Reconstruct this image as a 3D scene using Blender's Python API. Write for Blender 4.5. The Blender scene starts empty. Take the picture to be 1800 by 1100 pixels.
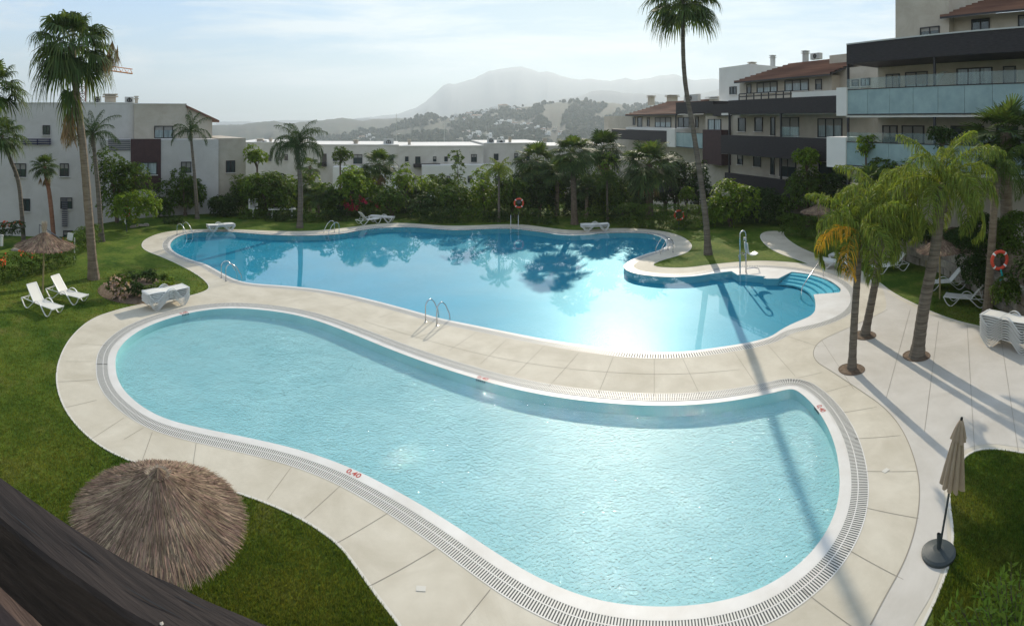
import bpy, math, random
import numpy as np
from mathutils import Vector, Matrix
from mathutils.geometry import tessellate_polygon
R = math.radians
scene = bpy.context.scene
COL = scene.collection
# ------------------------------------------------------------------ camera
H = 7.8            # eye height above the pool deck (third floor balcony)
F = 940.0          # photo pixels per radian (stitched phone panorama)
HY = 212.0         # photo row of the horizon
cam = bpy.data.cameras.new("camera")
cam.type = 'PANO'
cam.panorama_type = 'CENTRAL_CYLINDRICAL'
cam.central_cylindrical_range_u_min = -900 / F
cam.central_cylindrical_range_u_max = 900 / F
cam.central_cylindrical_range_v_min = -(1100 - HY) / F
cam.central_cylindrical_range_v_max = HY / F
cam.central_cylindrical_radius = 1.0
cam.clip_start = 0.05
cam.clip_end = 60000
co = bpy.data.objects.new("camera", cam); COL.objects.link(co)
co.location = (0, 0, H); co.rotation_euler = (R(90), 0, 0)
scene.camera = co
# ------------------------------------------------------------------ light
SUN_AZ = (1092 - 900) / F
SUN_EL = R(26)
world = bpy.data.worlds.new("World"); scene.world = world
world.use_nodes = True
def world_nodes():
    nt = world.node_tree; nt.nodes.clear(); N = nt.nodes.new; L = nt.links.new
    out = N('ShaderNodeOutputWorld'); bg = N('ShaderNodeBackground'); bg.inputs['Strength'].default_value = 0.075
    sky = N('ShaderNodeTexSky'); sky.sky_type = 'NISHITA'; sky.sun_disc = False
    sky.sun_elevation = SUN_EL; sky.sun_rotation = SUN_AZ
    sky.air_density = 1.0; sky.dust_density = 0.8; sky.ozone_density = 1.2; sky.altitude = 0
    tc = N('ShaderNodeTexCoord')
    # thin wispy cirrus: noise on the sky direction, stretched and slightly tilted
    mp = N('ShaderNodeMapping'); mp.inputs['Rotation'].default_value = (R(8), R(-14), R(20)); mp.inputs['Scale'].default_value = (1.3, 1.6, 9.0)
    L(tc.outputs['Generated'], mp.inputs['Vector'])
    n1 = N('ShaderNodeTexNoise'); n1.inputs['Scale'].default_value = 1.7; n1.inputs['Detail'].default_value = 9; n1.inputs['Roughness'].default_value = 0.62; n1.inputs['Distortion'].default_value = 0.35
    L(mp.outputs[0], n1.inputs['Vector'])
    r1 = N('ShaderNodeValToRGB'); r1.color_ramp.elements[0].position = 0.44; r1.color_ramp.elements[1].position = 0.62
    r1.color_ramp.elements[0].color = (0, 0, 0, 1); r1.color_ramp.elements[1].color = (1, 1, 1, 1)
    L(n1.outputs['Fac'], r1.inputs['Fac'])
    ms = N('ShaderNodeMath'); ms.operation = 'MULTIPLY'; ms.inputs[1].default_value = 0.85
    L(r1.outputs['Color'], ms.inputs[0])
    # sun-ward brightening of the thin cloud (angle to the sun)
    sd = (math.sin(SUN_AZ) * math.cos(SUN_EL), math.cos(SUN_AZ) * math.cos(SUN_EL), math.sin(SUN_EL))
    dt = N('ShaderNodeVectorMath'); dt.operation = 'DOT_PRODUCT'; dt.inputs[1].default_value = sd
    nm = N('ShaderNodeVectorMath'); nm.operation = 'NORMALIZE'
    L(tc.outputs['Generated'], nm.inputs[0]); L(nm.outputs[0], dt.inputs[0])
    pw = N('ShaderNodeMath'); pw.operation = 'POWER'; L(dt.outputs['Value'], pw.inputs[0]); pw.inputs[1].default_value = 90.0; pw.use_clamp = False
    mx0 = N('ShaderNodeMath'); mx0.operation = 'MAXIMUM'; L(dt.outputs['Value'], mx0.inputs[0]); mx0.inputs[1].default_value = 0.0
    L(mx0.outputs[0], pw.inputs[0])
    gl = N('ShaderNodeMath'); gl.operation = 'MULTIPLY_ADD'; L(pw.outputs[0], gl.inputs[0]); gl.inputs[1].default_value = 8.0; gl.inputs[2].default_value = 9.5
    cc = N('ShaderNodeVectorMath'); cc.operation = 'SCALE'; cc.inputs[0].default_value = (0.93, 1.0, 1.02); L(gl.outputs[0], cc.inputs['Scale'])
    mix = N('ShaderNodeMix'); mix.data_type = 'RGBA'; L(ms.outputs[0], mix.inputs['Factor'])
    tint = N('ShaderNodeMix'); tint.data_type = 'RGBA'; tint.blend_type = 'MULTIPLY'; tint.inputs['Factor'].default_value = 1.0
    tf = N('ShaderNodeMapRange'); tf.inputs['From Min'].default_value = -0.4; tf.inputs['From Max'].default_value = 0.75; L(dt.outputs['Value'], tf.inputs['Value'])
    tm = N('ShaderNodeMix'); tm.data_type = 'RGBA'; L(tf.outputs[0], tm.inputs['Factor']); tm.inputs['A'].default_value = SKYBACK; tm.inputs['B'].default_value = SKYTINT; L(tm.outputs['Result'], tint.inputs['B'])
    bw = N('ShaderNodeRGBToBW'); L(sky.outputs[0], bw.inputs[0])
    den = N('ShaderNodeMath'); den.operation = 'MULTIPLY_ADD'; L(bw.outputs[0], den.inputs[0]); den.inputs[1].default_value = SKYK; den.inputs[2].default_value = 1.0
    inv = N('ShaderNodeMath'); inv.operation = 'DIVIDE'; inv.inputs[0].default_value = SKYG; L(den.outputs[0], inv.inputs[1])
    sc = N('ShaderNodeVectorMath'); sc.operation = 'SCALE'; L(sky.outputs[0], sc.inputs[0]); L(inv.outputs[0], sc.inputs['Scale'])
    hs = N('ShaderNodeHueSaturation'); hs.inputs['Saturation'].default_value = 0.85; L(sc.outputs[0], hs.inputs['Color'])
    L(hs.outputs[0], tint.inputs['A'])
    # the haze veil: thin bright film low over the horizon and around the sun
    ad = N('ShaderNodeVectorMath'); ad.operation = 'ADD'
    g2 = N('ShaderNodeVectorMath'); g2.operation = 'SCALE'; g2.inputs[0].default_value = (1.0, 0.80, 0.46)
    p2 = N('ShaderNodeMath'); p2.operation = 'POWER'; L(mx0.outputs[0], p2.inputs[0]); p2.inputs[1].default_value = 330.0
    m2 = N('ShaderNodeMath'); m2.operation = 'MULTIPLY'; L(p2.outputs[0], m2.inputs[0]); m2.inputs[1].default_value = GLOW
    L(m2.outputs[0], g2.inputs['Scale'])
    L(tint.outputs['Result'], mix.inputs['A']); L(cc.outputs[0], mix.inputs['B'])
    L(mix.outputs['Result'], ad.inputs[0]); L(g2.outputs[0], ad.inputs[1])
    L(ad.outputs[0], bg.inputs['Color']); L(bg.outputs[0], out.inputs['Surface'])
SKYK = 0.55; SKYG = 5.6; SKYTINT = (0.50, 0.73, 0.90, 1); SKYBACK = (1.85, 1.58, 1.32, 1); GLOW = 65.0
world_nodes()
sl = bpy.data.lights.new("sun", 'SUN'); sl.energy = 4.6; sl.angle = R(0.6); sl.color = (1.0, 0.90, 0.75)
so = bpy.data.objects.new("sun", sl); COL.objects.link(so)
SV = Vector((math.sin(SUN_AZ) * math.cos(SUN_EL), math.cos(SUN_AZ) * math.cos(SUN_EL), math.sin(SUN_EL)))
so.rotation_euler = SV.to_track_quat('Z', 'Y').to_euler(); so.location = (0, 0, 60)
scene.view_settings.view_transform = 'Standard'; scene.view_settings.look = 'None'
scene.view_settings.gamma = 1.0; scene.view_settings.exposure = 0.45
scene.render.engine = 'CYCLES'
cy = scene.cycles
cy.max_bounces = 8; cy.transparent_max_bounces = 12; cy.diffuse_bounces = 3; cy.glossy_bounces = 4; cy.volume_bounces = 0
cy.caustics_reflective = False; cy.caustics_refractive = False
cy.sample_clamp_indirect = 6.0; cy.sample_clamp_direct = 0.0
cy.use_denoising = True
# ------------------------------------------------------------------ photo pixel -> world
def G(px, py, z=0.0):
    a = (px - 900) / F; d = (H - z) * F / (py - HY)
    return Vector((d * math.sin(a), d * math.cos(a), z))
def P(px, py, d):
    a = (px - 900) / F
    return Vector((d * math.sin(a), d * math.cos(a), H - (py - HY) / F * d))
def A(px): return (px - 900) / F
# ------------------------------------------------------------------ mesh helpers
def mesh_from(name, verts, faces, mat=None, smooth=False):
    me = bpy.data.meshes.new(name)
    me.from_pydata([tuple(v) for v in verts], [], faces)
    if mat is not None: me.materials.append(mat)
    if smooth:
        me.polygons.foreach_set('use_smooth', [True] * len(me.polygons))
    me.update()
    return me
def quads_mesh(name, V, n, mat, smooth=False):
    """V: (nq*4,3) array of quads, n quads"""
    me = bpy.data.meshes.new(name)
    me.vertices.add(n * 4); me.vertices.foreach_set('co', np.ascontiguousarray(V, dtype=np.float32).ravel())
    me.loops.add(n * 4); me.loops.foreach_set('vertex_index', np.arange(n * 4, dtype=np.int32))
    me.polygons.add(n); me.polygons.foreach_set('loop_start', np.arange(0, n * 4, 4, dtype=np.int32))
    me.polygons.foreach_set('loop_total', np.full(n, 4, dtype=np.int32))
    me.materials.append(mat); me.update(calc_edges=True)
    return me
def link(name, me, parent=None, loc=None, rot=None):
    o = bpy.data.objects.new(name, me); COL.objects.link(o)
    if parent is not None: o.parent = parent
    if loc is not None: o.location = loc
    if rot is not None: o.rotation_euler = rot
    return o
def tag(o, label=None, cat=None, group=None, kind=None):
    if label: o['label'] = label
    if cat: o['category'] = cat
    if group: o['group'] = group
    if kind: o['kind'] = kind
    return o
def thing(name, loc, rz=0.0, label=None, cat=None, group=None):
    o = bpy.data.objects.new(name, None); COL.objects.link(o)
    o.location = loc; o.rotation_euler = (0, 0, rz); o.empty_display_size = 0.2
    return tag(o, label, cat, group)
ORD = ['leftmost', 'second from the left', 'third from the left', 'fourth from the left', 'fifth from the left', 'sixth from the left', 'seventh from the left', 'eighth from the left', 'ninth from the left', 'tenth from the left', 'eleventh from the left', 'twelfth from the left', 'thirteenth from the left', 'fourteenth from the left']
def uniquify(items, most=16):
    """where several things carry the same words, say which one by its place in the row"""
    by = {}
    for o, px in items: by.setdefault(o['label'], []).append((px, o))
    for lab, l in by.items():
        if len(l) < 2: continue
        l.sort(key=lambda q: q[0])
        for i, (_, o) in enumerate(l):
            w = 'rightmost' if i == len(l) - 1 else ORD[min(i, 13)]
            o['label'] = lab + ', ' + w
def copy_tree(src, loc, rz=None, label=None, scale=None):
    def cp(o, parent):
        c = o.copy(); COL.objects.link(c); c.parent = parent
        for ch in kids(o): cp(ch, c)
        return c
    def kids(o): return [x for x in bpy.data.objects if x.parent is o]
    r = cp(src, None); r.location = loc
    if rz is not None: r.rotation_euler = (0, 0, rz)
    if label: r['label'] = label
    if scale is not None: r.scale = (scale,) * 3
    return r
class MB:
    def __init__(s): s.v = []; s.f = []
    def add(s, vs, fs):
        b = len(s.v); s.v += [tuple(v) for v in vs]; s.f += [tuple(b + i for i in f) for f in fs]; return s
    def box(s, c, d, rz=0.0, rot=None):
        x, y, z = d[0] / 2, d[1] / 2, d[2] / 2
        M = rot if rot is not None else Matrix.Rotation(rz, 3, 'Z')
        c = Vector(c)
        vs = [c + M @ Vector(p) for p in ((-x, -y, -z), (x, -y, -z), (x, y, -z), (-x, y, -z), (-x, -y, z), (x, -y, z), (x, y, z), (-x, y, z))]
        return s.add(vs, [(0, 3, 2, 1), (4, 5, 6, 7), (0, 1, 5, 4), (1, 2, 6, 5), (2, 3, 7, 6), (3, 0, 4, 7)])
    def tube(s, pts, r, n=8, cap=True):
        pts = [Vector(p) for p in pts]; m = len(pts)
        rs = r if isinstance(r, (list, tuple)) else [r] * m
        vs = []; up = None
        for i, p in enumerate(pts):
            t = (pts[min(i + 1, m - 1)] - pts[max(i - 1, 0)])
            if t.length < 1e-9: t = Vector((0, 0, 1))
            t.normalize()
            if up is None:
                up = Vector((1, 0, 0)) if abs(t.x) < 0.8 else Vector((0, 1, 0))
            a = (up - t * up.dot(t)); 
            if a.length < 1e-6: a = t.orthogonal()
            a.normalize(); up = a; b = t.cross(a)
            for k in range(n):
                q = 2 * math.pi * k / n
                vs.append(p + (a * math.cos(q) + b * math.sin(q)) * rs[i])
        fs = []
        for i in range(m - 1):
            for k in range(n):
                k2 = (k + 1) % n
                fs.append((i * n + k, i * n + k2, (i + 1) * n + k2, (i + 1) * n + k))
        if cap:
            fs.append(tuple(range(n - 1, -1, -1))); fs.append(tuple((m - 1) * n + k for k in range(n)))
        return s.add(vs, fs)
    def lathe(s, prof, c=(0, 0, 0), n=24):
        vs = []; fs = []
        for r, z in prof:
            for k in range(n):
                q = 2 * math.pi * k / n
                vs.append((c[0] + r * math.cos(q), c[1] + r * math.sin(q), c[2] + z))
        for i in range(len(prof) - 1):
            for k in range(n):
                k2 = (k + 1) % n
                fs.append((i * n + k, i * n + k2, (i + 1) * n + k2, (i + 1) * n + k))
        return s.add(vs, fs)
    def torus(s, c, Rr, r, M=None, n=28, m=10):
        M = M or Matrix.Identity(3); c = Vector(c); vs = []; fs = []
        for i in range(n):
            a = 2 * math.pi * i / n
            for j in range(m):
                b = 2 * math.pi * j / m
                vs.append(c + M @ Vector(((Rr + r * math.cos(b)) * math.cos(a), (Rr + r * math.cos(b)) * math.sin(a), r * math.sin(b))))
        for i in range(n):
            for j in range(m):
                fs.append((i * m + j, ((i + 1) % n) * m + j, ((i + 1) % n) * m + (j + 1) % m, i * m + (j + 1) % m))
        return s.add(vs, fs)
    def ribbon(s, pts, w, z=0.0):
        """flat strip along 2D points"""
        pts = [Vector((p[0], p[1], 0)) for p in pts]; vs = []; m = len(pts)
        for i, p in enumerate(pts):
            t = pts[min(i + 1, m - 1)] - pts[max(i - 1, 0)]; t.normalize()
            nrm = Vector((-t.y, t.x, 0)) * w / 2
            vs += [(p.x + nrm.x, p.y + nrm.y, z), (p.x - nrm.x, p.y - nrm.y, z)]
        return s.add(vs, [(2 * i, 2 * i + 1, 2 * i + 3, 2 * i + 2) for i in range(m - 1)])
    def build(s, name, mat, parent=None, smooth=False, loc=None, rot=None):
        return link(name, mesh_from(name, s.v, s.f, mat, smooth), parent, loc, rot)
def chaikin(pts, it=2, closed=True):
    """each point (x,y) or (x,y,1) for a sharp corner"""
    P_ = []
    for p in pts:
        P_.append((p[0], p[1]))
        if len(p) > 2: P_ += [(p[0], p[1])] * 3
    for _ in range(it):
        Q = []; n = len(P_)
        for i in range(n if closed else n - 1):
            a = P_[i]; b = P_[(i + 1) % n]
            Q.append((a[0] * .75 + b[0] * .25, a[1] * .75 + b[1] * .25)); Q.append((a[0] * .25 + b[0] * .75, a[1] * .25 + b[1] * .75))
        if not closed: Q = [P_[0]] + Q + [P_[-1]]
        P_ = Q
    out = []
    for p in P_:
        if not out or abs(p[0] - out[-1][0]) + abs(p[1] - out[-1][1]) > 0.15: out.append(p)
    return out
def loopw(pts, it=2, z=0.0):
    return [G(x, y, z).to_2d() for x, y in chaikin(pts, it)]
def ccw(l):
    a = sum(l[i].x * l[(i + 1) % len(l)].y - l[(i + 1) % len(l)].x * l[i].y for i in range(len(l)))
    return l if a > 0 else l[::-1]
def resample(l, step):
    out = [l[0]]; n = len(l); acc = 0.0
    for i in range(n):
        a = l[i]; b = l[(i + 1) % n]; d = (b - a).length
        if d < 1e-9: continue
        t = step - acc
        while t <= d:
            out.append(a + (b - a) * (t / d)); t += step
        acc = (d - (t - step))
    if (out[-1] - out[0]).length < step * .5: out.pop()
    return out
def offset(l, d):
    """outward offset of a ccw loop"""
    n = len(l); out = []
    for i in range(n):
        t = l[(i + 1) % n] - l[i - 1]
        if t.length < 1e-9: out.append(l[i].copy()); continue
        t.normalize(); out.append(l[i] + Vector((t.y, -t.x)) * d)
    return out
def poly(name, outer, holes, z, mat, parent=None):
    loops = [[Vector((p.x, p.y, 0)) for p in outer]] + [[Vector((p.x, p.y, 0)) for p in h] for h in holes]
    tris = tessellate_polygon(loops); flat = [v for l in loops for v in l]
    fs = []
    for a, b, c in tris:
        nz = (flat[b].x - flat[a].x) * (flat[c].y - flat[a].y) - (flat[b].y - flat[a].y) * (flat[c].x - flat[a].x)
        if abs(nz) < 1e-10: continue
        fs.append((a, b, c) if nz > 0 else (a, c, b))
    return link(name, mesh_from(name, [(v.x, v.y, z) for v in flat], fs, mat), parent)
def strip(name, la, za, lb, zb, mat, parent=None, smooth=False):
    """band between two loops of the same length"""
    n = len(la)
    vs = [(p.x, p.y, za) for p in la] + [(p.x, p.y, zb) for p in lb]
    fs = [(i, (i + 1) % n, n + (i + 1) % n, n + i) for i in range(n)]
    return link(name, mesh_from(name, vs, fs, mat, smooth), parent)
# ------------------------------------------------------------------ materials
def mat(name, col, rough=0.8, noise=0.0, scale=5.0, col2=None, bump=0.0, bscale=None, metal=0.0, spec=0.3, island=0.0, transl=0.0, coord='Object', detail=6, stretch=None, ramp=(0.35, 0.65), disp=0.02, stain=0.0, sscale=0.3):
    m = bpy.data.materials.new(name); m.use_nodes = True; nt = m.node_tree; N = nt.nodes.new; L = nt.links.new
    b = nt.nodes['Principled BSDF']; out = nt.nodes['Material Output']
    b.inputs['Roughness'].default_value = rough; b.inputs['Metallic'].default_value = metal; b.inputs['Specular IOR Level'].default_value = spec
    b.inputs['Base Color'].default_value = (*col, 1)
    src = None
    tc = N('ShaderNodeTexCoord'); vec = tc.outputs['Object' if coord == 'World' else coord]
    if coord == 'World':
        ge = N('ShaderNodeNewGeometry'); vec = ge.outputs['Position']
    if stretch:
        mp = N('ShaderNodeMapping'); mp.inputs['Scale'].default_value = stretch; L(vec, mp.inputs['Vector']); vec = mp.outputs[0]
    if col2 is not None:
        n = N('ShaderNodeTexNoise'); n.inputs['Scale'].default_value = scale; n.inputs['Detail'].default_value = detail; n.inputs['Roughness'].default_value = 0.6
        L(vec, n.inputs['Vector'])
        r = N('ShaderNodeValToRGB'); r.color_ramp.elements[0].position = ramp[0]; r.color_ramp.elements[1].position = ramp[1]
        r.color_ramp.elements[0].color = (*col, 1); r.color_ramp.elements[1].color = (*col2, 1)
        L(n.outputs['Fac'], r.inputs['Fac']); src = r.outputs['Color']
    if island > 0:
        ge = N('ShaderNodeNewGeometry'); hs = N('ShaderNodeHueSaturation')
        mr = N('ShaderNodeMapRange'); mr.inputs['To Min'].default_value = 1 - island; mr.inputs['To Max'].default_value = 1 + island
        L(ge.outputs['Random Per Island'], mr.inputs['Value']); L(mr.outputs[0], hs.inputs['Value'])
        mh = N('ShaderNodeMapRange'); mh.inputs['To Min'].default_value = 0.5 - island * .05; mh.inputs['To Max'].default_value = 0.5 + island * .05
        wn = N('ShaderNodeMath'); wn.operation = 'FRACT'; ml = N('ShaderNodeMath'); ml.operation = 'MULTIPLY'; ml.inputs[1].default_value = 17.3
        L(ge.outputs['Random Per Island'], ml.inputs[0]); L(ml.outputs[0], wn.inputs[0]); L(wn.outputs[0], mh.inputs['Value']); L(mh.outputs[0], hs.inputs['Hue'])
        if src is not None: L(src, hs.inputs['Color'])
        else: hs.inputs['Color'].default_value = (*col, 1)
        src = hs.outputs['Color']
    if stain > 0:
        n5 = N('ShaderNodeTexNoise'); n5.inputs['Scale'].default_value = sscale; n5.inputs['Detail'].default_value = 9; n5.inputs['Roughness'].default_value = .7; n5.inputs['Distortion'].default_value = 1.2; L(vec, n5.inputs['Vector'])
        r5 = N('ShaderNodeValToRGB'); r5.color_ramp.elements[0].position = .34; r5.color_ramp.elements[0].color = (1 - stain, 1 - stain * 1.05, 1 - stain * 1.2, 1); r5.color_ramp.elements[1].position = .6; r5.color_ramp.elements[1].color = (1, 1, 1, 1); L(n5.outputs['Fac'], r5.inputs['Fac'])
        m5 = N('ShaderNodeMix'); m5.data_type = 'RGBA'; m5.blend_type = 'MULTIPLY'; m5.inputs['Factor'].default_value = 1; L(src, m5.inputs['A']); L(r5.outputs['Color'], m5.inputs['B']); src = m5.outputs['Result']
    if src is not None: L(src, b.inputs['Base Color'])
    if bump > 0:
        n2 = N('ShaderNodeTexNoise'); n2.inputs['Scale'].default_value = bscale or scale * 3; n2.inputs['Detail'].default_value = 5
        L(vec, n2.inputs['Vector']); bp = N('ShaderNodeBump'); bp.inputs['Strength'].default_value = bump; bp.inputs['Distance'].default_value = disp
        L(n2.outputs['Fac'], bp.inputs['Height']); L(bp.outputs[0], b.inputs['Normal'])
    if transl > 0:
        t = N('ShaderNodeBsdfTranslucent'); mx = N('ShaderNodeMixShader'); mx.inputs[0].default_value = transl
        g = N('ShaderNodeMix'); g.data_type = 'RGBA'; g.blend_type = 'MULTIPLY'; g.inputs['Factor'].default_value = 1
        g.inputs['B'].default_value = (1.5, 1.35, 0.55, 1)
        if src is not None: L(src, g.inputs['A'])
        else: g.inputs['A'].default_value = (*col, 1)
        L(g.outputs['Result'], t.inputs['Color'])
        L(b.outputs[0], mx.inputs[1]); L(t.outputs[0], mx.inputs[2]); L(mx.outputs[0], out.inputs['Surface'])
    return m
def water_mat(name, tint, bump, scale, rough, wscale=None, dist=0.02, lay2=0.0, aniso=(1, 1, 1), ior=1.36):
    m = bpy.data.materials.new(name); m.use_nodes = True; nt = m.node_tree; nt.nodes.clear(); N = nt.nodes.new; L = nt.links.new
    out = N('ShaderNodeOutputMaterial'); gl = N('ShaderNodeBsdfGlossy'); tr = N('ShaderNodeBsdfTransparent'); mx = N('ShaderNodeMixShader'); fr = N('ShaderNodeFresnel')
    gl.inputs['Roughness'].default_value = rough; gl.inputs['Color'].default_value = (1, 1, 1, 1); tr.inputs['Color'].default_value = (*tint, 1); fr.inputs['IOR'].default_value = ior
    bf = N('ShaderNodeNewGeometry'); io = N('ShaderNodeMath'); io.operation = 'POWER'; io.inputs[0].default_value = fr.inputs['IOR'].default_value
    sg = N('ShaderNodeMath'); sg.operation = 'MULTIPLY_ADD'; L(bf.outputs['Backfacing'], sg.inputs[0]); sg.inputs[1].default_value = -2; sg.inputs[2].default_value = 1
    L(sg.outputs[0], io.inputs[1]); L(io.outputs[0], fr.inputs['IOR'])
    ge = N('ShaderNodeNewGeometry'); n = N('ShaderNodeTexNoise'); n.inputs['Scale'].default_value = scale; n.inputs['Detail'].default_value = 3; n.inputs['Roughness'].default_value = 0.5; n.inputs['Distortion'].default_value = 0.6
    mp = N('ShaderNodeMapping'); mp.inputs['Scale'].default_value = aniso; L(ge.outputs['Position'], mp.inputs['Vector'])
    L(mp.outputs[0], n.inputs['Vector'])
    h = n.outputs['Fac']
    if lay2:
        n2 = N('ShaderNodeTexNoise'); n2.inputs['Scale'].default_value = scale * 0.16; n2.inputs['Detail'].default_value = 2; L(ge.outputs['Position'], n2.inputs['Vector'])
        ma = N('ShaderNodeMath'); ma.operation = 'MULTIPLY_ADD'; L(n2.outputs['Fac'], ma.inputs[0]); ma.inputs[1].default_value = lay2; L(h, ma.inputs[2]); h = ma.outputs[0]
    bp = N('ShaderNodeBump'); bp.inputs['Strength'].default_value = bump; bp.inputs['Distance'].default_value = dist
    L(h, bp.inputs['Height']); L(bp.outputs[0], gl.inputs['Normal']); L(bp.outputs[0], fr.inputs['Normal'])
    L(fr.outputs[0], mx.inputs[0]); L(tr.outputs[0], mx.inputs[1]); L(gl.outputs[0], mx.inputs[2]); L(mx.outputs[0], out.inputs['Surface'])
    return m
def glass_mat(name, tint, refl=0.12, rough=0.02, opac=0.0, ocol=(0.5, 0.6, 0.6)):
    m = bpy.data.materials.new(name); m.use_nodes = True; nt = m.node_tree; nt.nodes.clear(); N = nt.nodes.new; L = nt.links.new
    out = N('ShaderNodeOutputMaterial'); gl = N('ShaderNodeBsdfGlossy'); gl.inputs['Roughness'].default_value = rough
    tr = N('ShaderNodeBsdfTransparent'); tr.inputs['Color'].default_value = (*tint, 1); df = N('ShaderNodeBsdfDiffuse'); df.inputs['Color'].default_value = (*ocol, 1)
    m1 = N('ShaderNodeMixShader'); m1.inputs[0].default_value = opac; L(tr.outputs[0], m1.inputs[1]); L(df.outputs[0], m1.inputs[2])
    fr = N('ShaderNodeFresnel'); fr.inputs['IOR'].default_value = 1.5; m2 = N('ShaderNodeMixShader')
    bf = N('ShaderNodeNewGeometry'); io = N('ShaderNodeMath'); io.operation = 'POWER'; io.inputs[0].default_value = fr.inputs['IOR'].default_value
    sg = N('ShaderNodeMath'); sg.operation = 'MULTIPLY_ADD'; L(bf.outputs['Backfacing'], sg.inputs[0]); sg.inputs[1].default_value = -2; sg.inputs[2].default_value = 1
    L(sg.outputs[0], io.inputs[1]); L(io.outputs[0], fr.inputs['IOR'])
    L(fr.outputs[0], m2.inputs[0]); L(m1.outputs[0], m2.inputs[1]); L(gl.outputs[0], m2.inputs[2]); L(m2.outputs[0], out.inputs['Surface'])
    return m
M = {}
M['deck'] = mat('deck_concrete', (0.49, 0.44, 0.345), 0.75, col2=(0.57, 0.52, 0.42), scale=0.9, bump=0.12, bscale=14, coord='World', detail=8, disp=0.004, stain=.13, sscale=.5)
M['plaza'] = mat('plaza_concrete', (0.48, 0.445, 0.39), 0.75, col2=(0.54, 0.505, 0.45), scale=0.8, bump=0.12, bscale=14, coord='World', detail=8, disp=0.004, stain=.11, sscale=.5)
M['joint'] = mat('joint_dark', (0.27, 0.24, 0.19), 0.9)
M['joint_pale'] = mat('joint_pale', (0.58, 0.55, 0.48), 0.9)
M['coping'] = mat('coping_stone', (0.58, 0.55, 0.50), 0.5, col2=(0.66, 0.64, 0.60), scale=1.2, coord='World')
M['grate_slot'] = mat('grate_dark', (0.09, 0.09, 0.085), 0.8)
M['grate_bar'] = mat('grate_bar', (0.62, 0.60, 0.54), 0.5)
M['tile_small'] = mat('small_pool_tile', (0.27, 0.54, 0.54), 0.5, col2=(0.33, 0.60, 0.59), scale=0.8, coord='World', detail=4)
M['tile_large'] = mat('large_pool_tile', (0.020, 0.27, 0.37), 0.5, col2=(0.030, 0.31, 0.42), scale=0.5, coord='World', detail=4)
M['wall_tile'] = mat('pool_wall_tile', (0.22, 0.52, 0.58), 0.5)
M['step'] = mat('pool_step_tile', (0.22, 0.60, 0.68), 0.5)
M['water_small'] = water_mat('water_small', (0.93, 0.98, 1.0), 1.0, 16.0, 0.03, dist=0.055, lay2=0.9)
M['water_large'] = water_mat('water_large', (0.72, 0.95, 1.0), 0.06, 3.0, 0.004, dist=0.01, aniso=(1, 1, 1), ior=1.58)
M['steel'] = mat('stainless_steel', (0.55, 0.55, 0.55), 0.22, metal=1.0)
M['soil'] = mat('soil', (0.10, 0.065, 0.04), 0.95, col2=(0.18, 0.13, 0.09), scale=8, bump=0.6, bscale=30)
def lawn_mat():
    m = bpy.data.materials.new('lawn'); m.use_nodes = True; nt = m.node_tree; N = nt.nodes.new; L = nt.links.new
    b = nt.nodes['Principled BSDF']; b.inputs['Roughness'].default_value = 0.9; b.inputs['Specular IOR Level'].default_value = 0.1
    ge = N('ShaderNodeNewGeometry')
    def noise(s, d=5, r=.6):
        n = N('ShaderNodeTexNoise'); n.inputs['Scale'].default_value = s; n.inputs['Detail'].default_value = d; n.inputs['Roughness'].default_value = r; L(ge.outputs['Position'], n.inputs['Vector']); return n
    n1 = noise(0.45, 7, .7); n2 = noise(6.0, 8, .75); n3 = noise(0.9, 6)
    r1 = N('ShaderNodeValToRGB'); e = r1.color_ramp.elements; e[0].position = .38; e[0].color = (0.040, 0.084, 0.009, 1); e[1].position = .64; e[1].color = (0.112, 0.158, 0.022, 1)
    L(n1.outputs['Fac'], r1.inputs['Fac'])
    r2 = N('ShaderNodeValToRGB'); e = r2.color_ramp.elements; e[0].position = .3; e[0].color = (0.55, 0.6, 0.5, 1); e[1].position = .72; e[1].color = (1.5, 1.4, 1.25, 1)
    L(n2.outputs['Fac'], r2.inputs['Fac'])
    mx = N('ShaderNodeMix'); mx.data_type = 'RGBA'; mx.blend_type = 'MULTIPLY'; mx.inputs['Factor'].default_value = 1; L(r1.outputs['Color'], mx.inputs['A']); L(r2.outputs['Color'], mx.inputs['B'])
    r3 = N('ShaderNodeValToRGB'); e = r3.color_ramp.elements; e[0].position = .54; e[0].color = (0, 0, 0, 1); e[1].position = .74; e[1].color = (.62, .62, .62, 1); L(n3.outputs['Fac'], r3.inputs['Fac'])
    m2 = N('ShaderNodeMix'); m2.data_type = 'RGBA'; L(r3.outputs['Color'], m2.inputs['Factor']); L(mx.outputs['Result'], m2.inputs['A']); m2.inputs['B'].default_value = (0.16, 0.13, 0.045, 1)
    L(m2.outputs['Result'], b.inputs['Base Color'])
    n4 = noise(22, 4); bp = N('ShaderNodeBump'); bp.inputs['Strength'].default_value = 0.9; bp.inputs['Distance'].default_value = 0.05; L(n4.outputs['Fac'], bp.inputs['Height']); L(bp.outputs[0], b.inputs['Normal'])
    return m
M['lawn'] = lawn_mat()
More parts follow.
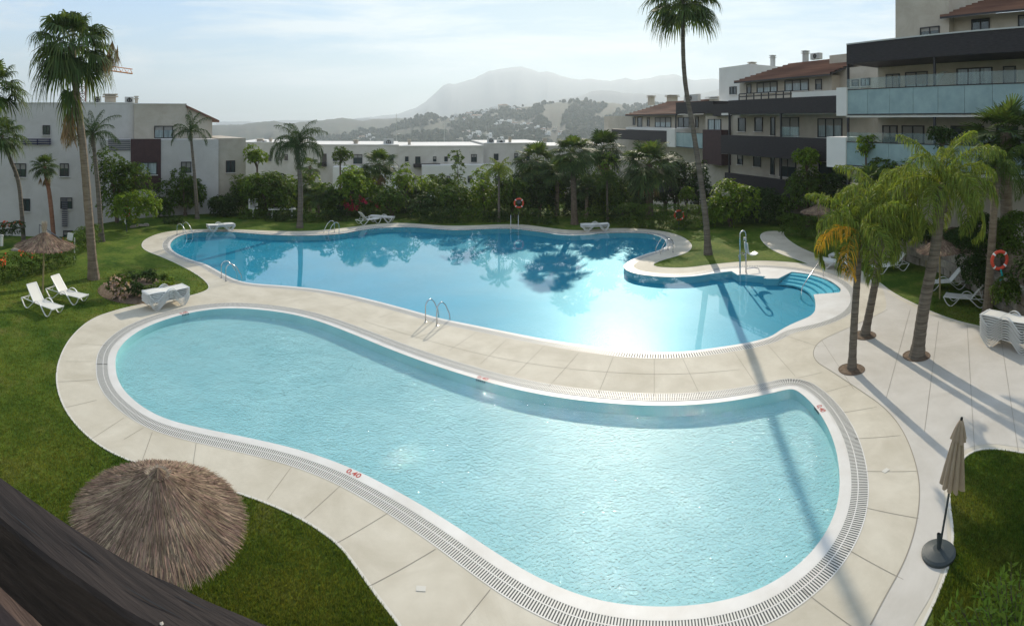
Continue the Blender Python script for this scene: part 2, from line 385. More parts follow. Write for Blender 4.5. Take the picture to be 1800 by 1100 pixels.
# ------------------------------------------------------------------ pools, deck, lawn
SMALL = [(203,650),(203,622),(220,598),(252,576),(300,558),(345,547),(395,541),(450,543),(510,551),(560,564),(620,587),(700,620),(770,645),(850,670),(920,688),(1000,702),(1080,710),(1160,714),(1240,711),(1320,700),(1394,682,1),
         (1420,700),(1448,735),(1468,780),(1476,825),(1476,870),(1464,915),(1437,960),(1397,1000),(1340,1035),(1280,1055),(1210,1066),(1130,1067),(1050,1056),(990,1036),(930,1008),(870,971),(800,924),(730,881),(660,843),(600,815),(520,788),(430,768),(350,752),(290,737),(250,716),(220,690),(207,668)]
LW_A = [(298,432),(303,422),(316,414),(335,409),(370,407),(400,406.5),(440,410),(480,413),(520,414),(560,413.5),(600,411),(625,406),(650,402),(680,399.5),(710,399),(740,400),(775,403.5),(810,404.5),(850,402.5),(880,401.5),(905,402),(930,405),(960,409),(985,412.5),(1010,413.5),(1035,412),(1060,409.5),(1095,408.5),(1130,409.5),(1150,412),(1166,418),(1172,426),(1171,434),(1155,441),(1130,448),(1110,456),(1095,466),(1098,473),(1110,479),(1133,483.5),(1172,487),(1217,485.5),(1250,480.5)]
LW_BAY = [(1267,478,1),(1286,476,1),(1297,483,1),(1303,481),(1347,485.5,1),(1342,489,1),(1368,489,1),(1392,477,1),(1425,481),(1455,491),(1470,500),(1479,508),(1476,514,1),(1430,517.5,1),(1434,533),(1432,553),(1397,567)]
LR_BAY = [(1267,475),(1286,473),(1320,471),(1350,471),(1400,475.5),(1440,484),(1470,496),(1486,512),(1490,530),(1478,548),(1450,562),(1415,571)]
LW_B = [(1375,578),(1355,592),(1330,599),(1300,605),(1260,611),(1217,617),(1180,619),(1140,619),(1100,617),(1060,612),(1000,603),(950,595),(900,585),(850,575),(800,565),(770,559),(740,550),(700,539),(650,526),(600,515),(560,508),(500,502),(450,499),(430,496),(415,492),(400,485),(380,474),(360,463),(340,458),(320,450),(305,442)]
DECK = [(700,1100),(660,1050),(615,985),(590,955),(540,920),(490,895),(430,872),(370,855),(300,838),(250,820),(200,800),(160,775),(125,740),(105,705),(97,670),(100,640),(112,610),(130,585),(160,560),(200,546),(245,535),(320,523),(345,517),(362,511),(368,505),(360,493),(340,479),(310,463),(280,450),(258,442),(248,434),(250,425),(260,418),(280,410),(310,405),(350,403),(400,403),(430,404),(480,406),(530,407),(580,404),(620,399),(650,395),(680,392.5),(710,392),(740,394),(780,397),(820,397),(870,395),(905,394),(930,396),(960,400),(990,404),(1020,405.5),(1060,402),(1100,401),(1140,403),(1175,408),(1200,416),(1215,427),(1217,435),(1210,443),(1195,449),(1165,457),(1150,463),(1148,467),(1160,470),(1190,471),(1215,470),(1250,465),(1290,461),(1330,458),(1380,460),(1422,464.5,1),(1400,456),(1370,446),(1350,435),(1338,423),(1335,413),(1345,407),(1362,406,1),(1378,407,1),(1378,414),(1390,425),(1410,437),(1440,449),(1480,462),(1520,478),(1545,495),(1570,515),(1610,535),(1650,553),(1690,566),(1725,574),(1770,582),(1830,592),(1950,615),(2050,700),(2050,840),(1900,812),(1800,798),(1760,791),(1725,790),(1700,800),(1682,825),(1673,850),(1670,880),(1676,920),(1678,950),(1672,990),(1650,1050),(1620,1110),(1590,1180),(1400,1400),(1100,1500),(850,1400),(760,1200)]
GARDEN = [(-300,560),(-120,470),(0,440),(70,425),(120,418),(150,400),(200,388),(290,379),(400,374),(500,372),(600,370),(700,368),(800,367),(900,366),(1000,366),(1100,367),(1200,368),(1300,368),(1400,368),(1450,372),(1520,380),(1600,392),(1700,410),(1800,430),(1950,470),(2150,600),(2300,900),(2350,2500),(1500,5000),(900,5200),(300,5000),(-500,2500),(-500,900)]
garden = resample(ccw(loopw(GARDEN, 1)), 0.8)
small_l = resample(ccw(loopw(SMALL, 3)), 0.12)
rim_l = resample(ccw(loopw(LW_A + LR_BAY + LW_B, 2)), 0.2)
wat_l = resample(ccw(loopw(LW_A + LW_BAY + LW_B, 2)), 0.15)
deck_l = resample(ccw(loopw(DECK, 2)), 0.15)
WZ = -0.035
def inside(l, x, y):
    c = False; n = len(l); j = n - 1
    for i in range(n):
        a = l[i]; b = l[j]
        if (a.y > y) != (b.y > y) and x < (b.x - a.x) * (y - a.y) / (b.y - a.y) + a.x: c = not c
        j = i
    return c
# smoothed, regular rims
def smoothloop(l, k=2):
    for _ in range(k): l = [(l[i - 1] + l[i] * 2 + l[(i + 1) % len(l)]) / 4 for i in range(len(l))]
    return l
small_l = smoothloop(small_l, 3); rim_l = smoothloop(rim_l, 3)
sm_c = offset(small_l, 0.24); sm_g = offset(small_l, 0.62)
lg_c = offset(rim_l, 0.16); lg_g = offset(rim_l, 0.50)
# ---- ground: garden plateau with openings for the pools, then terrain out to the horizon
def terrain_h(r, ang):
    """height beyond the garden edge; r metres beyond it; ang azimuth from +Y"""
    left = ang < -0.52
    base = -2.4 if left else -3.0
    h = base * min(1, r / 3.5)
    if r > 25: h -= (r - 25) * 0.05 if r < 400 else 375 * .05
    if r > 400: h -= min((r - 400) * 0.03, 45)
    return h
def build_ground():
    n = len(garden); vs = [(p.x, p.y, 0.0) for p in garden]
    holes = [sm_c[::1], lg_c[::1]]
    loops = [[Vector((p.x, p.y, 0)) for p in garden]] + [[Vector((p.x, p.y, 0)) for p in h] for h in (offset(small_l, 0.3), offset(rim_l, 0.22))]
    tris = tessellate_polygon(loops); flat = [v for l in loops for v in l]; vs = [tuple(v) for v in flat]; fs = []
    for a, b, c in tris:
        nz = (flat[b].x - flat[a].x) * (flat[c].y - flat[a].y) - (flat[b].y - flat[a].y) * (flat[c].x - flat[a].x)
        if abs(nz) > 1e-10: fs.append((a, b, c) if nz > 0 else (a, c, b))
    C = Vector((0, 18)); prev = list(range(n))
    for r in (0.6, 1.5, 3.5, 8, 16, 25, 45, 80, 140, 250, 400, 700, 1200, 2500, 6000, 15000, 40000):
        cur = []
        for i, p in enumerate(garden):
            d = (p - C); L_ = d.length; q = C + d / L_ * (L_ + r)
            ang = math.atan2(q.x, q.y); z = terrain_h(r, ang)
            if q.y < 5: z = min(0, z * 0.3) if r < 60 else z
            cur.append(len(vs)); vs.append((q.x, q.y, z))
        for i in range(n):
            j = (i + 1) % n; fs.append((prev[i], cur[i], cur[j], prev[j]))
        prev = cur
    o = link('ground', mesh_from('ground', vs, fs, M['lawn'])); tag(o, kind='structure')
    return o
build_ground()
# ---- deck
deck = poly('pool_deck', deck_l, [offset(small_l, 0.618), offset(rim_l, 0.498)], 0.012, M['deck']); tag(deck, kind='structure')
e = strip('deck_edge', deck_l, 0.012, offset(deck_l, 0.0), -0.05, M['joint_pale'], deck)
mb = MB(); mb.ribbon([Vector((p.x, p.y)) for p in offset(deck_l, -0.03)] + [offset(deck_l, -0.03)[0]], 0.05, 0.016); mb.build('deck_border', M['joint_pale'], deck)
# pale plaza on the right, its curved joint
PLAZA = [(1548,500),(1556,520),(1560,545),(1530,560),(1470,586),(1440,600),(1428,618),(1433,636),(1460,652),(1505,682),(1556,717),(1590,760),(1612,820),(1618,870),(1610,930),(1590,990),(1556,1050),(1530,1100),(1480,1180),(1400,1300,1),(1450,1330,1),(1575,1170),(1605,1100),(1640,1045),(1660,988),(1666,950),(1664,920),(1659,880),(1661,850),(1670,822),(1693,790),(1725,781),(1760,782),(1800,789),(1900,803),(2000,820),(2000,740),(1930,622),(1830,599),(1770,589),(1720,580),(1690,573),(1650,560),(1610,542),(1570,522)]
plaza = poly('plaza_paving', resample(ccw(loopw(PLAZA, 2)), 0.2), [], 0.016, M['plaza']); tag(plaza, kind='structure')
pj = MB(); pj.ribbon([p.to_2d() for p in [G(x, y) for x, y in chaikin([(1560,545),(1530,560),(1470,586),(1440,600),(1428,618),(1433,636),(1460,652),(1505,682),(1556,717),(1590,760),(1612,820),(1618,870),(1610,930),(1590,990),(1556,1050),(1530,1100)], 3, False)]], 0.02, 0.02)
for a, b in (((1600,545),(1558,700)),((1650,565),(1625,760)),((1700,572),(1713,792)),((1758,585),(1790,795)),((1500,684),(1445,600))):
    ps = [G(a[0] + (b[0] - a[0]) * t / 8, a[1] + (b[1] - a[1]) * t / 8) for t in range(9)]
    pj.ribbon([p.to_2d() for p in ps], 0.011, 0.021)
pj.build('joint', M['joint'], plaza)
dj = MB()
def arcline(a, b, w=0.011, m=12):
    # straight in the world between two ground points
    p, q = G(*a), G(*b); dj.ribbon([(p.x + (q.x - p.x) * t / m, p.y + (q.y - p.y) * t / m) for t in range(m + 1)], w, 0.0165)
for a, b in (((1540,628),(1495,642)),):
    pass
RAD = [((218,773),(253,752)),((160,773),(218,735)),((110,718),(170,704)),((99,672),(168,668)),((115,636),(163,636)),((143,605),(190,608)),
       ((246,822),(268,760)),((335,848),(345,779)),((470,879),(512,822)),((535,912),(600,853)),((590,957),(683,902)),((648,1032),(766,966)),((725,1200),(862,1037)),((900,1300),(985,1092)),
       ((1620,1180),(1410,1038)),((1588,1020),(1482,962)),((1615,912),(1516,892)),((1612,829),(1517,829)),((1583,766),(1503,772)),((1541,716),(1474,727)),((1495,677),(1440,693)),((1445,655),(1403,665)),
       ((1233,700),(1200,631)),((1150,697),(1150,630)),((1052,692),(1078,628)),((965,680),(1018,620)),((905,660),(958,607)),((845,640),(893,595)),((790,616),(840,583)),((730,595),(790,573)),((664,560),(705,545)),((600,540),(640,528)),((1330,678),(1290,618)),((1398,662),(1350,607)),((1440,610),(1380,590)),((540,520),(560,510)),((1440,430),(1395,441))]
for a, b in RAD: arcline(a, b)
mid = [(640,565),(720,590),(800,612),(870,629),(950,643),(1050,654),(1150,659),(1230,657),(1300,650)]
dj.ribbon([G(x, y).to_2d() for x, y in chaikin(mid, 3, False)], 0.011, 0.0165)
dj.build('joint', M['joint'], deck)
# ---- pool basins
def basin(nm, rim, wat, cop, gr, depth, tile, wmat, bars, step):
    t = thing(nm, (0, 0, 0))
    return t
def make_pool(small):
    rim = small_l if small else rim_l; cop = sm_c if small else lg_c; gr = sm_g if small else lg_g
    wat = small_l if small else wat_l; depth = 0.29 if small else 0.36
    nm = 'wading_pool' if small else 'swimming_pool'
    t = thing(nm, (0, 0, 0)); tag(t, kind='structure')
    tile = M['tile_small'] if small else M['tile_large']
    poly('pool_floor', ccw(wat), [], -depth, tile, t)
    strip('pool_wall', wat, 0.0 if small else -0.03, wat, -depth, tile if small else M['wall_tile'], t)
    if small:
        strip('coping', rim, 0.006, cop, 0.006, M['coping'], t)
    else:
        poly('coping', cop, [wat], 0.006, M['coping'], t)
    # drain channel under an overflow grating of parallel bars
    strip('channel', cop, 0.0065, gr, 0.0065, M['grate_slot'], t)
    fr = offset(rim, 0.42) if small else offset(rim, 0.32)
    b = MB(); n = len(cop)
    # arc-length placed bars across the channel
    per = [0.0]
    for i in range(n): per.append(per[-1] + (cop[(i + 1) % n] - cop[i]).length)
    stepb = 0.05 if small else 0.085; k = 0; s = 0.0
    bw = stepb * 0.56
    while s < per[-1]:
        while per[k + 1] < s: k += 1
        u = (s - per[k]) / max(1e-6, per[k + 1] - per[k])
        a = cop[k].lerp(cop[(k + 1) % n], u); c = gr[k].lerp(gr[(k + 1) % n], u); d = (c - a)
        if d.length > 1e-6:
            d.normalize(); w = Vector((-d.y, d.x)) * bw / 2
            b.add([(a.x + w.x, a.y + w.y, .014), (a.x - w.x, a.y - w.y, .014), (c.x - w.x, c.y - w.y, .014), (c.x + w.x, c.y + w.y, .014)], [(0, 1, 2, 3)])
        s += stepb
    b.build('grating', M['grate_bar'], t)
    g2 = MB()
    for off in ((0.245, 0.40, 0.615) if small else (0.165, 0.495)):
        l = offset(rim, off); g2.ribbon(l + [l[0]], 0.022, 0.0165)
    g2.build('grating_rail', M['coping'], t)
    w = poly('water_small' if small else 'water_large', ccw(wat if small else offset(ccw(wat), 0.0)), [], -0.01 if small else -0.012, M['water_small'] if small else M['water_large'])
    w.name = 'water'; tag(w, kind='structure')
    return t
pool_s = make_pool(True); pool_l = make_pool(False)
# steps in the bay of the large pool: concentric arcs descending towards the water
def bay_steps():
    inner = [G(x, y).to_2d() for x, y in chaikin([(1369,489.5),(1400,493),(1420,503),(1430,517)], 3, False)]
    outer = [G(x, y).to_2d() for x, y in chaikin([(1392,477.5),(1425,481.5),(1455,491.5),(1470,500.5),(1477,508),(1475,513.5)], 3, False)]
    def rs(l, m=14):
        per = [0]
        for i in range(len(l) - 1): per.append(per[-1] + (l[i + 1] - l[i]).length)
        out = []
        for k in range(m):
            s = per[-1] * k / (m - 1); i = max(j for j in range(len(per)) if per[j] <= s + 1e-9); i = min(i, len(l) - 2)
            out.append(l[i].lerp(l[i + 1], (s - per[i]) / max(1e-9, per[i + 1] - per[i])))
        return out
    a, b = rs(outer), rs(inner); ns = 4; tread = MB(); nose = MB(); n = len(a)
    for s in range(ns):
        z = -0.05 - 0.065 * s; l0 = [a[i].lerp(b[i], s / ns) for i in range(n)]; l1 = [a[i].lerp(b[i], (s + 1) / ns) for i in range(n)]
        vs = [(p.x, p.y, z) for p in l0] + [(p.x, p.y, z) for p in l1] + [(p.x, p.y, z) for p in l1] + [(p.x, p.y, z - 0.065) for p in l1]
        tread.add(vs, [(i, i + 1, n + i + 1, n + i) for i in range(n - 1)] + [(2 * n + i, 2 * n + i + 1, 3 * n + i + 1, 3 * n + i) for i in range(n - 1)])
        l2 = [a[i].lerp(b[i], (s + 0.84) / ns) for i in range(n)]
        nose.add([(p.x, p.y, z + .003) for p in l2] + [(p.x, p.y, z + .003) for p in l1], [(i, i + 1, n + i + 1, n + i) for i in range(n - 1)])
    tread.build('pool_steps', M['step'], pool_l); nose.build('step_nosing', M['tile_large'], pool_l)
bay_steps()
# ------------------------------------------------------------------ buildings
M['wall_cream'] = mat('render_cream', (0.41, 0.365, 0.30), 0.9, col2=(0.47, 0.425, 0.36), scale=0.35, bump=0.1, bscale=20, coord='World', disp=0.005, stain=.14, sscale=.6)
M['wall_grey'] = mat('render_grey', (0.47, 0.45, 0.43), 0.9, col2=(0.52, 0.50, 0.475), scale=0.3, coord='World', stain=.12, sscale=.5)
M['wall_white'] = mat('render_white', (0.60, 0.58, 0.54), 0.9, col2=(0.66, 0.64, 0.60), scale=0.4, coord='World')
M['wall_far'] = mat('render_far_block', (0.50, 0.47, 0.42), 0.9, col2=(0.56, 0.53, 0.48), scale=0.3, coord='World', stain=.14, sscale=.4)
M['clad'] = mat('dark_cladding', (0.016, 0.013, 0.014), 0.6, col2=(0.034, 0.028, 0.029), scale=3, stretch=(1, 1, 8))
M['clad_brown'] = mat('brown_cladding', (0.045, 0.022, 0.022), 0.6, col2=(0.06, 0.03, 0.03), scale=3)
M['frame'] = mat('window_frame', (0.03, 0.028, 0.03), 0.45)
M['pane'] = mat('window_glass', (0.035, 0.05, 0.055), 0.06, spec=0.9)
M['pane_light'] = mat('window_glass_curtain', (0.30, 0.36, 0.37), 0.12, spec=0.8, col2=(0.16, 0.2, 0.21), scale=2.2, stretch=(3, 3, .3))
M['frost'] = mat('frosted_glass', (0.19, 0.275, 0.28), 0.35, col2=(0.25, 0.345, 0.345), scale=1.2, coord='World', spec=0.6)
M['clear'] = glass_mat('clear_glass', (0.82, 0.88, 0.87), opac=0.10, ocol=(0.45, 0.55, 0.55))
M['slat'] = mat('grey_slat', (0.12, 0.12, 0.14), 0.6)
M['navy'] = mat('navy_rail', (0.02, 0.02, 0.06), 0.5)
M['metal_grey'] = mat('machine_grey', (0.42, 0.42, 0.40), 0.5)
M['black'] = mat('black_plastic', (0.012, 0.012, 0.012), 0.45)
def tile_mat():
    m = bpy.data.materials.new('roof_tile'); m.use_nodes = True; nt = m.node_tree; N = nt.nodes.new; L = nt.links.new; b = nt.nodes['Principled BSDF']; b.inputs['Roughness'].default_value = .85
    n = N('ShaderNodeTexNoise'); n.inputs['Scale'].default_value = 2.5; n.inputs['Detail'].default_value = 8
    r = N('ShaderNodeValToRGB'); e = r.color_ramp.elements; e[0].position = .3; e[0].color = (0.105, 0.05, 0.036, 1); e[1].position = .7; e[1].color = (0.25, 0.13, 0.085, 1)
    L(n.outputs['Fac'], r.inputs['Fac']); L(r.outputs['Color'], b.inputs['Base Color']); return m
M['tile'] = tile_mat()
M['blind'] = mat('roller_blind', (0.24, 0.23, 0.21), 0.8); BR = random.Random(77)
class Fac:
    """a facade plane: local x runs along it, local y points out of it towards the pool"""
    def __init__(s, az, dist, name, label, cat='building', group=None):
        s.O = Vector((dist * math.sin(az), dist * math.cos(az))); s.n = -Vector((math.sin(az), math.cos(az))); s.t = Vector((s.n.y, -s.n.x))
        s.root = thing(name, (s.O.x, s.O.y, 0), math.atan2(s.t.y, s.t.x), label, cat, group)
    def hit(s, px, v=0.0):
        r = Vector((math.sin(A(px)), math.cos(A(px)))); d = (s.O + s.n * v).dot(s.n) / r.dot(s.n)
        return (r * d - s.O).dot(s.t), d
    def u(s, px, v=0.0): return s.hit(px, v)[0]
    def z(s, px, py, v=0.0): return H - (py - HY) / F * s.hit(px, v)[1]
    def blk(s, px0, px1, z0, z1, vb, vf, m, name=None, mb=None):
        """box between two photo columns, heights z0..z1, from v=vb (back) to v=vf (front)"""
        a, b = sorted((s.u(px0, vf), s.u(px1, vf))); own = mb is None; mb = mb or MB()
        mb.box(((a + b) / 2, (vb + vf) / 2, (z0 + z1) / 2), (b - a, abs(vf - vb), z1 - z0))
        if own: return mb.build(name, m, s.root)
        return mb
    def win(s, px0, px1, z0, z1, v, m='pane', mull=1, fw=0.07, name='window'):
        a, b = sorted((s.u(px0, v), s.u(px1, v))); f = MB(); cx = (a + b) / 2; cz = (z0 + z1) / 2
        for x in [a + fw / 2, b - fw / 2] + [a + (b - a) * (k + 1) / (mull + 1) for k in range(mull)]: f.box((x, v + .045, cz), (fw, .09, z1 - z0))
        for z in (z0 + fw / 2, z1 - fw / 2): f.box((cx, v + .044, z), (b - a, .084, fw))
        w = f.build(name, M['frame'], s.root)
        MB().box((cx, v + .012, cz), (b - a - .02, .024, z1 - z0 - .02)).build('pane', M[m], w)
        k = BR.random(); hh = (z1 - z0 - .14)
        if k < .55: q = hh * (.25 + .5 * k); MB().box((cx, v + .03, z1 - .07 - q / 2), (b - a - 2 * fw, .012, q)).build('blind', M['blind'], w)
        if z1 - z0 < 1.7: MB().box((cx, v + .09, z0 - .03), (b - a + .12, .18, .05)).build('sill', M['wall_white'], w)
        return w
    def winp(s, px0, px1, py0, py1, v, m='pane', mull=1, **k):
        pm = (px0 + px1) / 2; return s.win(px0, px1, s.z(pm, py1, v), s.z(pm, py0, v), v, m, mull, **k)
    def roof(s, u0, u1, ze, ve, zr, vr, m=None, hipend=0.0, ends=(True, True), name='roof'):
        """pitched slope from the eave (ve, ze) up to the ridge (vr, zr) with courses of tiles"""
        m = m or M['tile']; mb = MB(); k = 11; vs = []; fs = []
        a, b = min(u0, u1), max(u0, u1)
        for i in range(k):
            f0, f1 = i / k, (i + 1) / k
            h0, h1 = hipend * f0, hipend * f1
            y0, y1 = ve + (vr - ve) * f0, ve + (vr - ve) * f1; z0, z1 = ze + (zr - ze) * f0, ze + (zr - ze) * f1
            mb.add([(a, y0, z0 + .13), (b - h0, y0, z0 + .13), (b - h1, y1, z1), (a, y1, z1), (a, y0, z0 - .03), (b - h0, y0, z0 - .03)], [(0, 1, 2, 3), (4, 5, 1, 0)])
        r = mb.build(name, m, s.root)
        sf = MB(); w = sf.add([(a, ve, ze - .16), (b, ve, ze - .16), (b - hipend, vr, zr - .2), (a, vr, zr - .2), (a, ve, ze - .02), (b, ve, ze - .02), (b - hipend, vr, zr - .02), (a, vr, zr - .02)],
                    [(3, 2, 1, 0), (0, 1, 5, 4), (1, 2, 6, 5), (3, 0, 4, 7), (2, 3, 7, 6)])
        sf.build('eave', M['frame'], r); return r
    def chimney(s, px0, px1, py0, py1, v, m='wall_cream', cap=True):
        pm = (px0 + px1) / 2; z0, z1 = s.z(pm, py1, v), s.z(pm, py0, v); a, b = sorted((s.u(px0, v), s.u(px1, v))); w = b - a
        mb = MB().box(((a + b) / 2, v - w / 2, (z0 + z1) / 2 - .2), (w * .7, w * .7, z1 - z0 + .2))
        mb.box(((a + b) / 2, v - w / 2, z1 - .22), (w, w, .08)); mb.box(((a + b) / 2, v - w / 2, z1 - .02), (w * .95, w * .95, .09)); mb.build('chimney', M[m], s.root)
    def acunit(s, px0, px1, py0, py1, v):
        pm = (px0 + px1) / 2; z0, z1 = s.z(pm, py1, v), s.z(pm, py0, v); a, b = sorted((s.u(px0, v), s.u(px1, v))); c = (a + b) / 2
        o = MB().box((c, v - .25, (z0 + z1) / 2), (b - a, .45, z1 - z0)).build('air_conditioner', M['metal_grey'], s.root)
        MB().torus((c, v - .0, (z0 + z1) / 2), (z1 - z0) * .3, .04, Matrix.Rotation(R(90), 3, 'X'), 16, 6).box((c, v - .02, (z0 + z1) / 2), (.5, .02, .08)).box((c, v - .02, (z0 + z1) / 2), (.08, .02, .5)).build('fan', M['black'], o)
# ---- left apartment block
LB = Fac(A(140), 47.0, 'apartment_block', 'grey-white apartment block with air conditioners on its flat roof behind the tall fan palm')
zt = LB.z(140, 181)
LB.blk(-330, 236, -3.0, zt, -11, 0, M['wall_grey'], 'wall')
LB.blk(236, 328, -3.0, LB.z(280, 183), -10, 0.35, M['wall_cream'], 'wall')
mbp = MB(); LB.blk(-330, 236, zt, zt + .07, -11.05, .05, None, mb=mbp); LB.blk(236.2, 328, LB.z(280, 183), LB.z(280, 183) + .06, -10, .4, None, mb=mbp); mbp.build('parapet', M['wall_white'], LB.root)
# gabled end with a tiled roof falling to the right
u0, u1 = LB.u(328, .2), LB.u(373, .2); ue = LB.u(384, .2); za, zb, zm = LB.z(330, 186, .2), LB.z(384, 213, .2), LB.z(350, 246, .2)
zc = za + (zb - za) * (u1 - u0) / (ue - u0)
MB().add([(u0, .2, -3), (u1, .2, -3), (u1, .2, zc - .1), (u0, .2, za - .1), (u0, -9, -3), (u1, -9, -3), (u1, -9, zc - .1), (u0, -9, za - .1)], [(0, 3, 2, 1), (4, 5, 6, 7), (1, 2, 6, 5), (3, 7, 6, 2)]).build('wall', M['wall_cream'], LB.root)
MB().add([(u0 + .1, .5, za - .1), (ue, .5, zb - .1), (ue, -9.4, zb - .1), (u0 + .1, -9.4, za - .1), (u0 + .1, .5, za + .08), (ue, .5, zb + .08), (ue, -9.4, zb + .08), (u0 + .1, -9.4, za + .08)],
         [(0, 3, 2, 1), (4, 5, 6, 7), (0, 1, 5, 4), (1, 2, 6, 5), (2, 3, 7, 6), (3, 0, 4, 7)]).build('roof', M['tile'], LB.root)
V2 = 2.4
zl = LB.z(330, 245, V2)
LB.blk(181, 384, -3.0, zl, 0.4, V2, M['wall_grey'], 'wall'); LB.blk(384, 432, -3.0, LB.z(405, 243, V2), -6, V2 - .3, M['wall_cream'], 'wall')
LB.blk(230, 283, LB.z(256, 333, V2), LB.z(256, 244, V2), V2, V2 + .08, M['clad_brown'], 'cladding_panel')
sl_ = MB()
for k in range(6):
    z = LB.z(210, 246 + k * 3.4, V2); sl_.box(((LB.u(190, V2) + LB.u(229, V2)) / 2, V2 + .06, z), (abs(LB.u(190, V2) - LB.u(229, V2)), .06, .09))
sl_.build('louvre', M['slat'], LB.root)
sl_ = MB()
for k in range(3): sl_.box(((LB.u(38, 0) + LB.u(90, 0)) / 2, .25, LB.z(64, 244.5 + k * 4, 0)), (abs(LB.u(38, 0) - LB.u(90, 0)), .05, .1))
for p in (45, 66, 88): sl_.box((LB.u(p, 0), .14, LB.z(p, 249, 0)), (.06, .27, .55))
sl_.build('balcony_rail', M['navy'], LB.root)
sl_ = MB()
for k in range(14): sl_.box((LB.u(146, V2) + 1.6, .12, LB.z(146, 350 + k * 3.6, 0)), (.5, .12, .09))
sl_.build('louvre', M['slat'], LB.root)
for w in ((75, 88, 220, 237, 0), (25, 46, 287, 311, 0), (105, 121, 287, 310, 0), (36, 53, 349, 371, 0), (106, 127, 347, 367, 0), (111, 128, 405, 420, 0), (-30, -8, 287, 311, 0), (-40, -20, 349, 371, 0)): LB.winp(*w)
LB.winp(271, 304, 221, 243, .35, 'pane_light'); LB.winp(244, 276, 285, 307, V2 + .08, 'pane_light'); LB.winp(318, 336, 284, 304, V2); LB.winp(397, 413, 282, 303, V2 - .3)
LB.acunit(164, 178, 169, 181, -1.2); LB.acunit(220, 235, 170, 182, -1.2); LB.chimney(181, 208, 165, 181.5, -2.5); LB.chimney(236, 244, 169, 184, -.4)
LB.acunit(152, 163, 179, 182, -1)
# ---- long low terrace block in the middle
CB = Fac(A(690), 74.0, 'apartment_block', 'long low cream apartment block with chimneys seen over the tree tops below the village hill')
ztc = CB.z(690, 257)
for (a, b, t, v) in ((415, 520, 251, -.6), (520, 701, 255, 0), (701, 850, 257, .5), (850, 960, 252, -.4), (960, 1100, 256, -.8)):
    z1 = CB.z((a + b) / 2, t, v); CB.blk(a, b, -6, z1, -12, v, M['wall_far'], 'wall'); CB.blk(a, b, z1, z1 + .1, -12, v + .07, M['wall_white'], 'parapet')
CB.blk(585, 700, -6, CB.z(640, 294, 2.5), 0, 2.5, M['wall_white'], 'wall'); CB.blk(742, 905, -6, CB.z(820, 290, 2.5), 0, 2.5, M['wall_white'], 'wall')
for w in ((500, 506, 271, 282, -.6), (566, 574, 270, 287, 0), (621, 637, 271, 288, 0), (730, 739, 275, 288, .5), (761, 767, 275, 284, .5), (781, 787, 275, 284, .5), (828, 838, 271, 285, .5), (904, 910, 269, 282, -.4), (637, 646, 309, 320, 2.5), (739, 748, 310, 321, .5), (763, 770, 309, 321, 2.5), (785, 791, 309, 321, 2.5), (822, 830, 309, 321, 2.5), (870, 880, 309, 321, 2.5), (534, 541, 304, 315, 0), (470, 477, 272, 283, -.6), (585, 592, 272, 283, 0), (655, 662, 272, 283, 0), (684, 692, 272, 288, 0), (712, 718, 275, 284, .5), (800, 807, 272, 285, .5), (868, 876, 270, 282, -.4), (925, 931, 270, 282, -.4), (605, 612, 306, 318, 2.5), (846, 853, 309, 321, 2.5)): CB.winp(*w, mull=0 if w[1] - w[0] < 8 else 1)
CB.blk(727, 774, CB.z(750, 293.5, .5), CB.z(750, 287.5, .5), .5, 1.2, M['clad'], 'balcony'); CB.blk(558, 573, CB.z(565, 292, .2), CB.z(565, 286, .2), 0, .9, M['clad'], 'balcony')
mb_ = MB()
for k in range(12):
    z = CB.z(661, 310 + k * 3.2, 2.5); mb_.box(((CB.u(651, 2.5) + CB.u(671, 2.5)) / 2, 2.56, z), (1.6, .08, .13))
mb_.build('louvre', M['slat'], CB.root)
for c in ((449, 462, 244, 253), (472, 478, 243, 252), (620, 630, 246, 256), (716, 723, 245, 257), (894, 900, 241, 252), (955, 962, 243, 253)): CB.chimney(*c, -1.5)
for c in ((674, 692, 244, 256), (857, 869, 242, 252), (874, 888, 246, 252), (458, 468, 247, 253)): CB.acunit(*c, -1.5)
# ---- stepped block on the right (three wings on nearly one line, running away from the camera)
AZ = 1.34
def band(Fc, px0, px1, z0, z1, vb, vf, m='clad', name='parapet'): return Fc.blk(px0, px1, z0, z1, vb, vf, M[m], name)
WA = Fac(AZ, 24.83, 'apartment_block', 'nearest right-hand apartment wing with long aqua frosted glass balconies and a dark roof canopy')
band(WA, 1488, 1850, 11.28, 12.45, -3.0, 0, 'clad', 'canopy'); 
band(WA, 1487.6, 1850, 12.45, 12.53, -3.05, .05, 'metal_grey', 'coping')
WA.blk(1487, 1850, 8.0, 8.2, -3.2, -.05, M['wall_white'], 'balcony_floor'); WA.blk(1487, 1850, 4.9, 5.1, -3.2, .45, M['wall_white'], 'balcony_floor')
def glassrun(Fc, px0, px1, z0, z1, v, seg=1.6, m='frost', name='balcony_glass', rail=True):
    a, b = sorted((Fc.u(px0, v), Fc.u(px1, v))); n = max(1, round((b - a) / seg)); mb = MB(); w = (b - a) / n
    for k in range(n): mb.box((a + w * (k + .5), v, (z0 + z1) / 2), (w - .025, .03, z1 - z0))
    o = mb.build(name, M[m], Fc.root)
    if rail: MB().box(((a + b) / 2, v, z1 + .025), (b - a, .06, .05)).box(((a + b) / 2, v, z0 - .03), (b - a, .08, .07)).build('rail', M['frame'], o)
glassrun(WA, 1489, 1850, 8.2, 9.66, 0); glassrun(WA, 1489, 1850, 9.73, 10.35, -.02, 2.0, 'clear', 'wind_screen', False)
glassrun(WA, 1487, 1850, 5.15, 6.5, .5); glassrun(WA, 1489, 1850, 6.56, 7.1, .45, 2.0, 'clear', 'wind_screen', False)
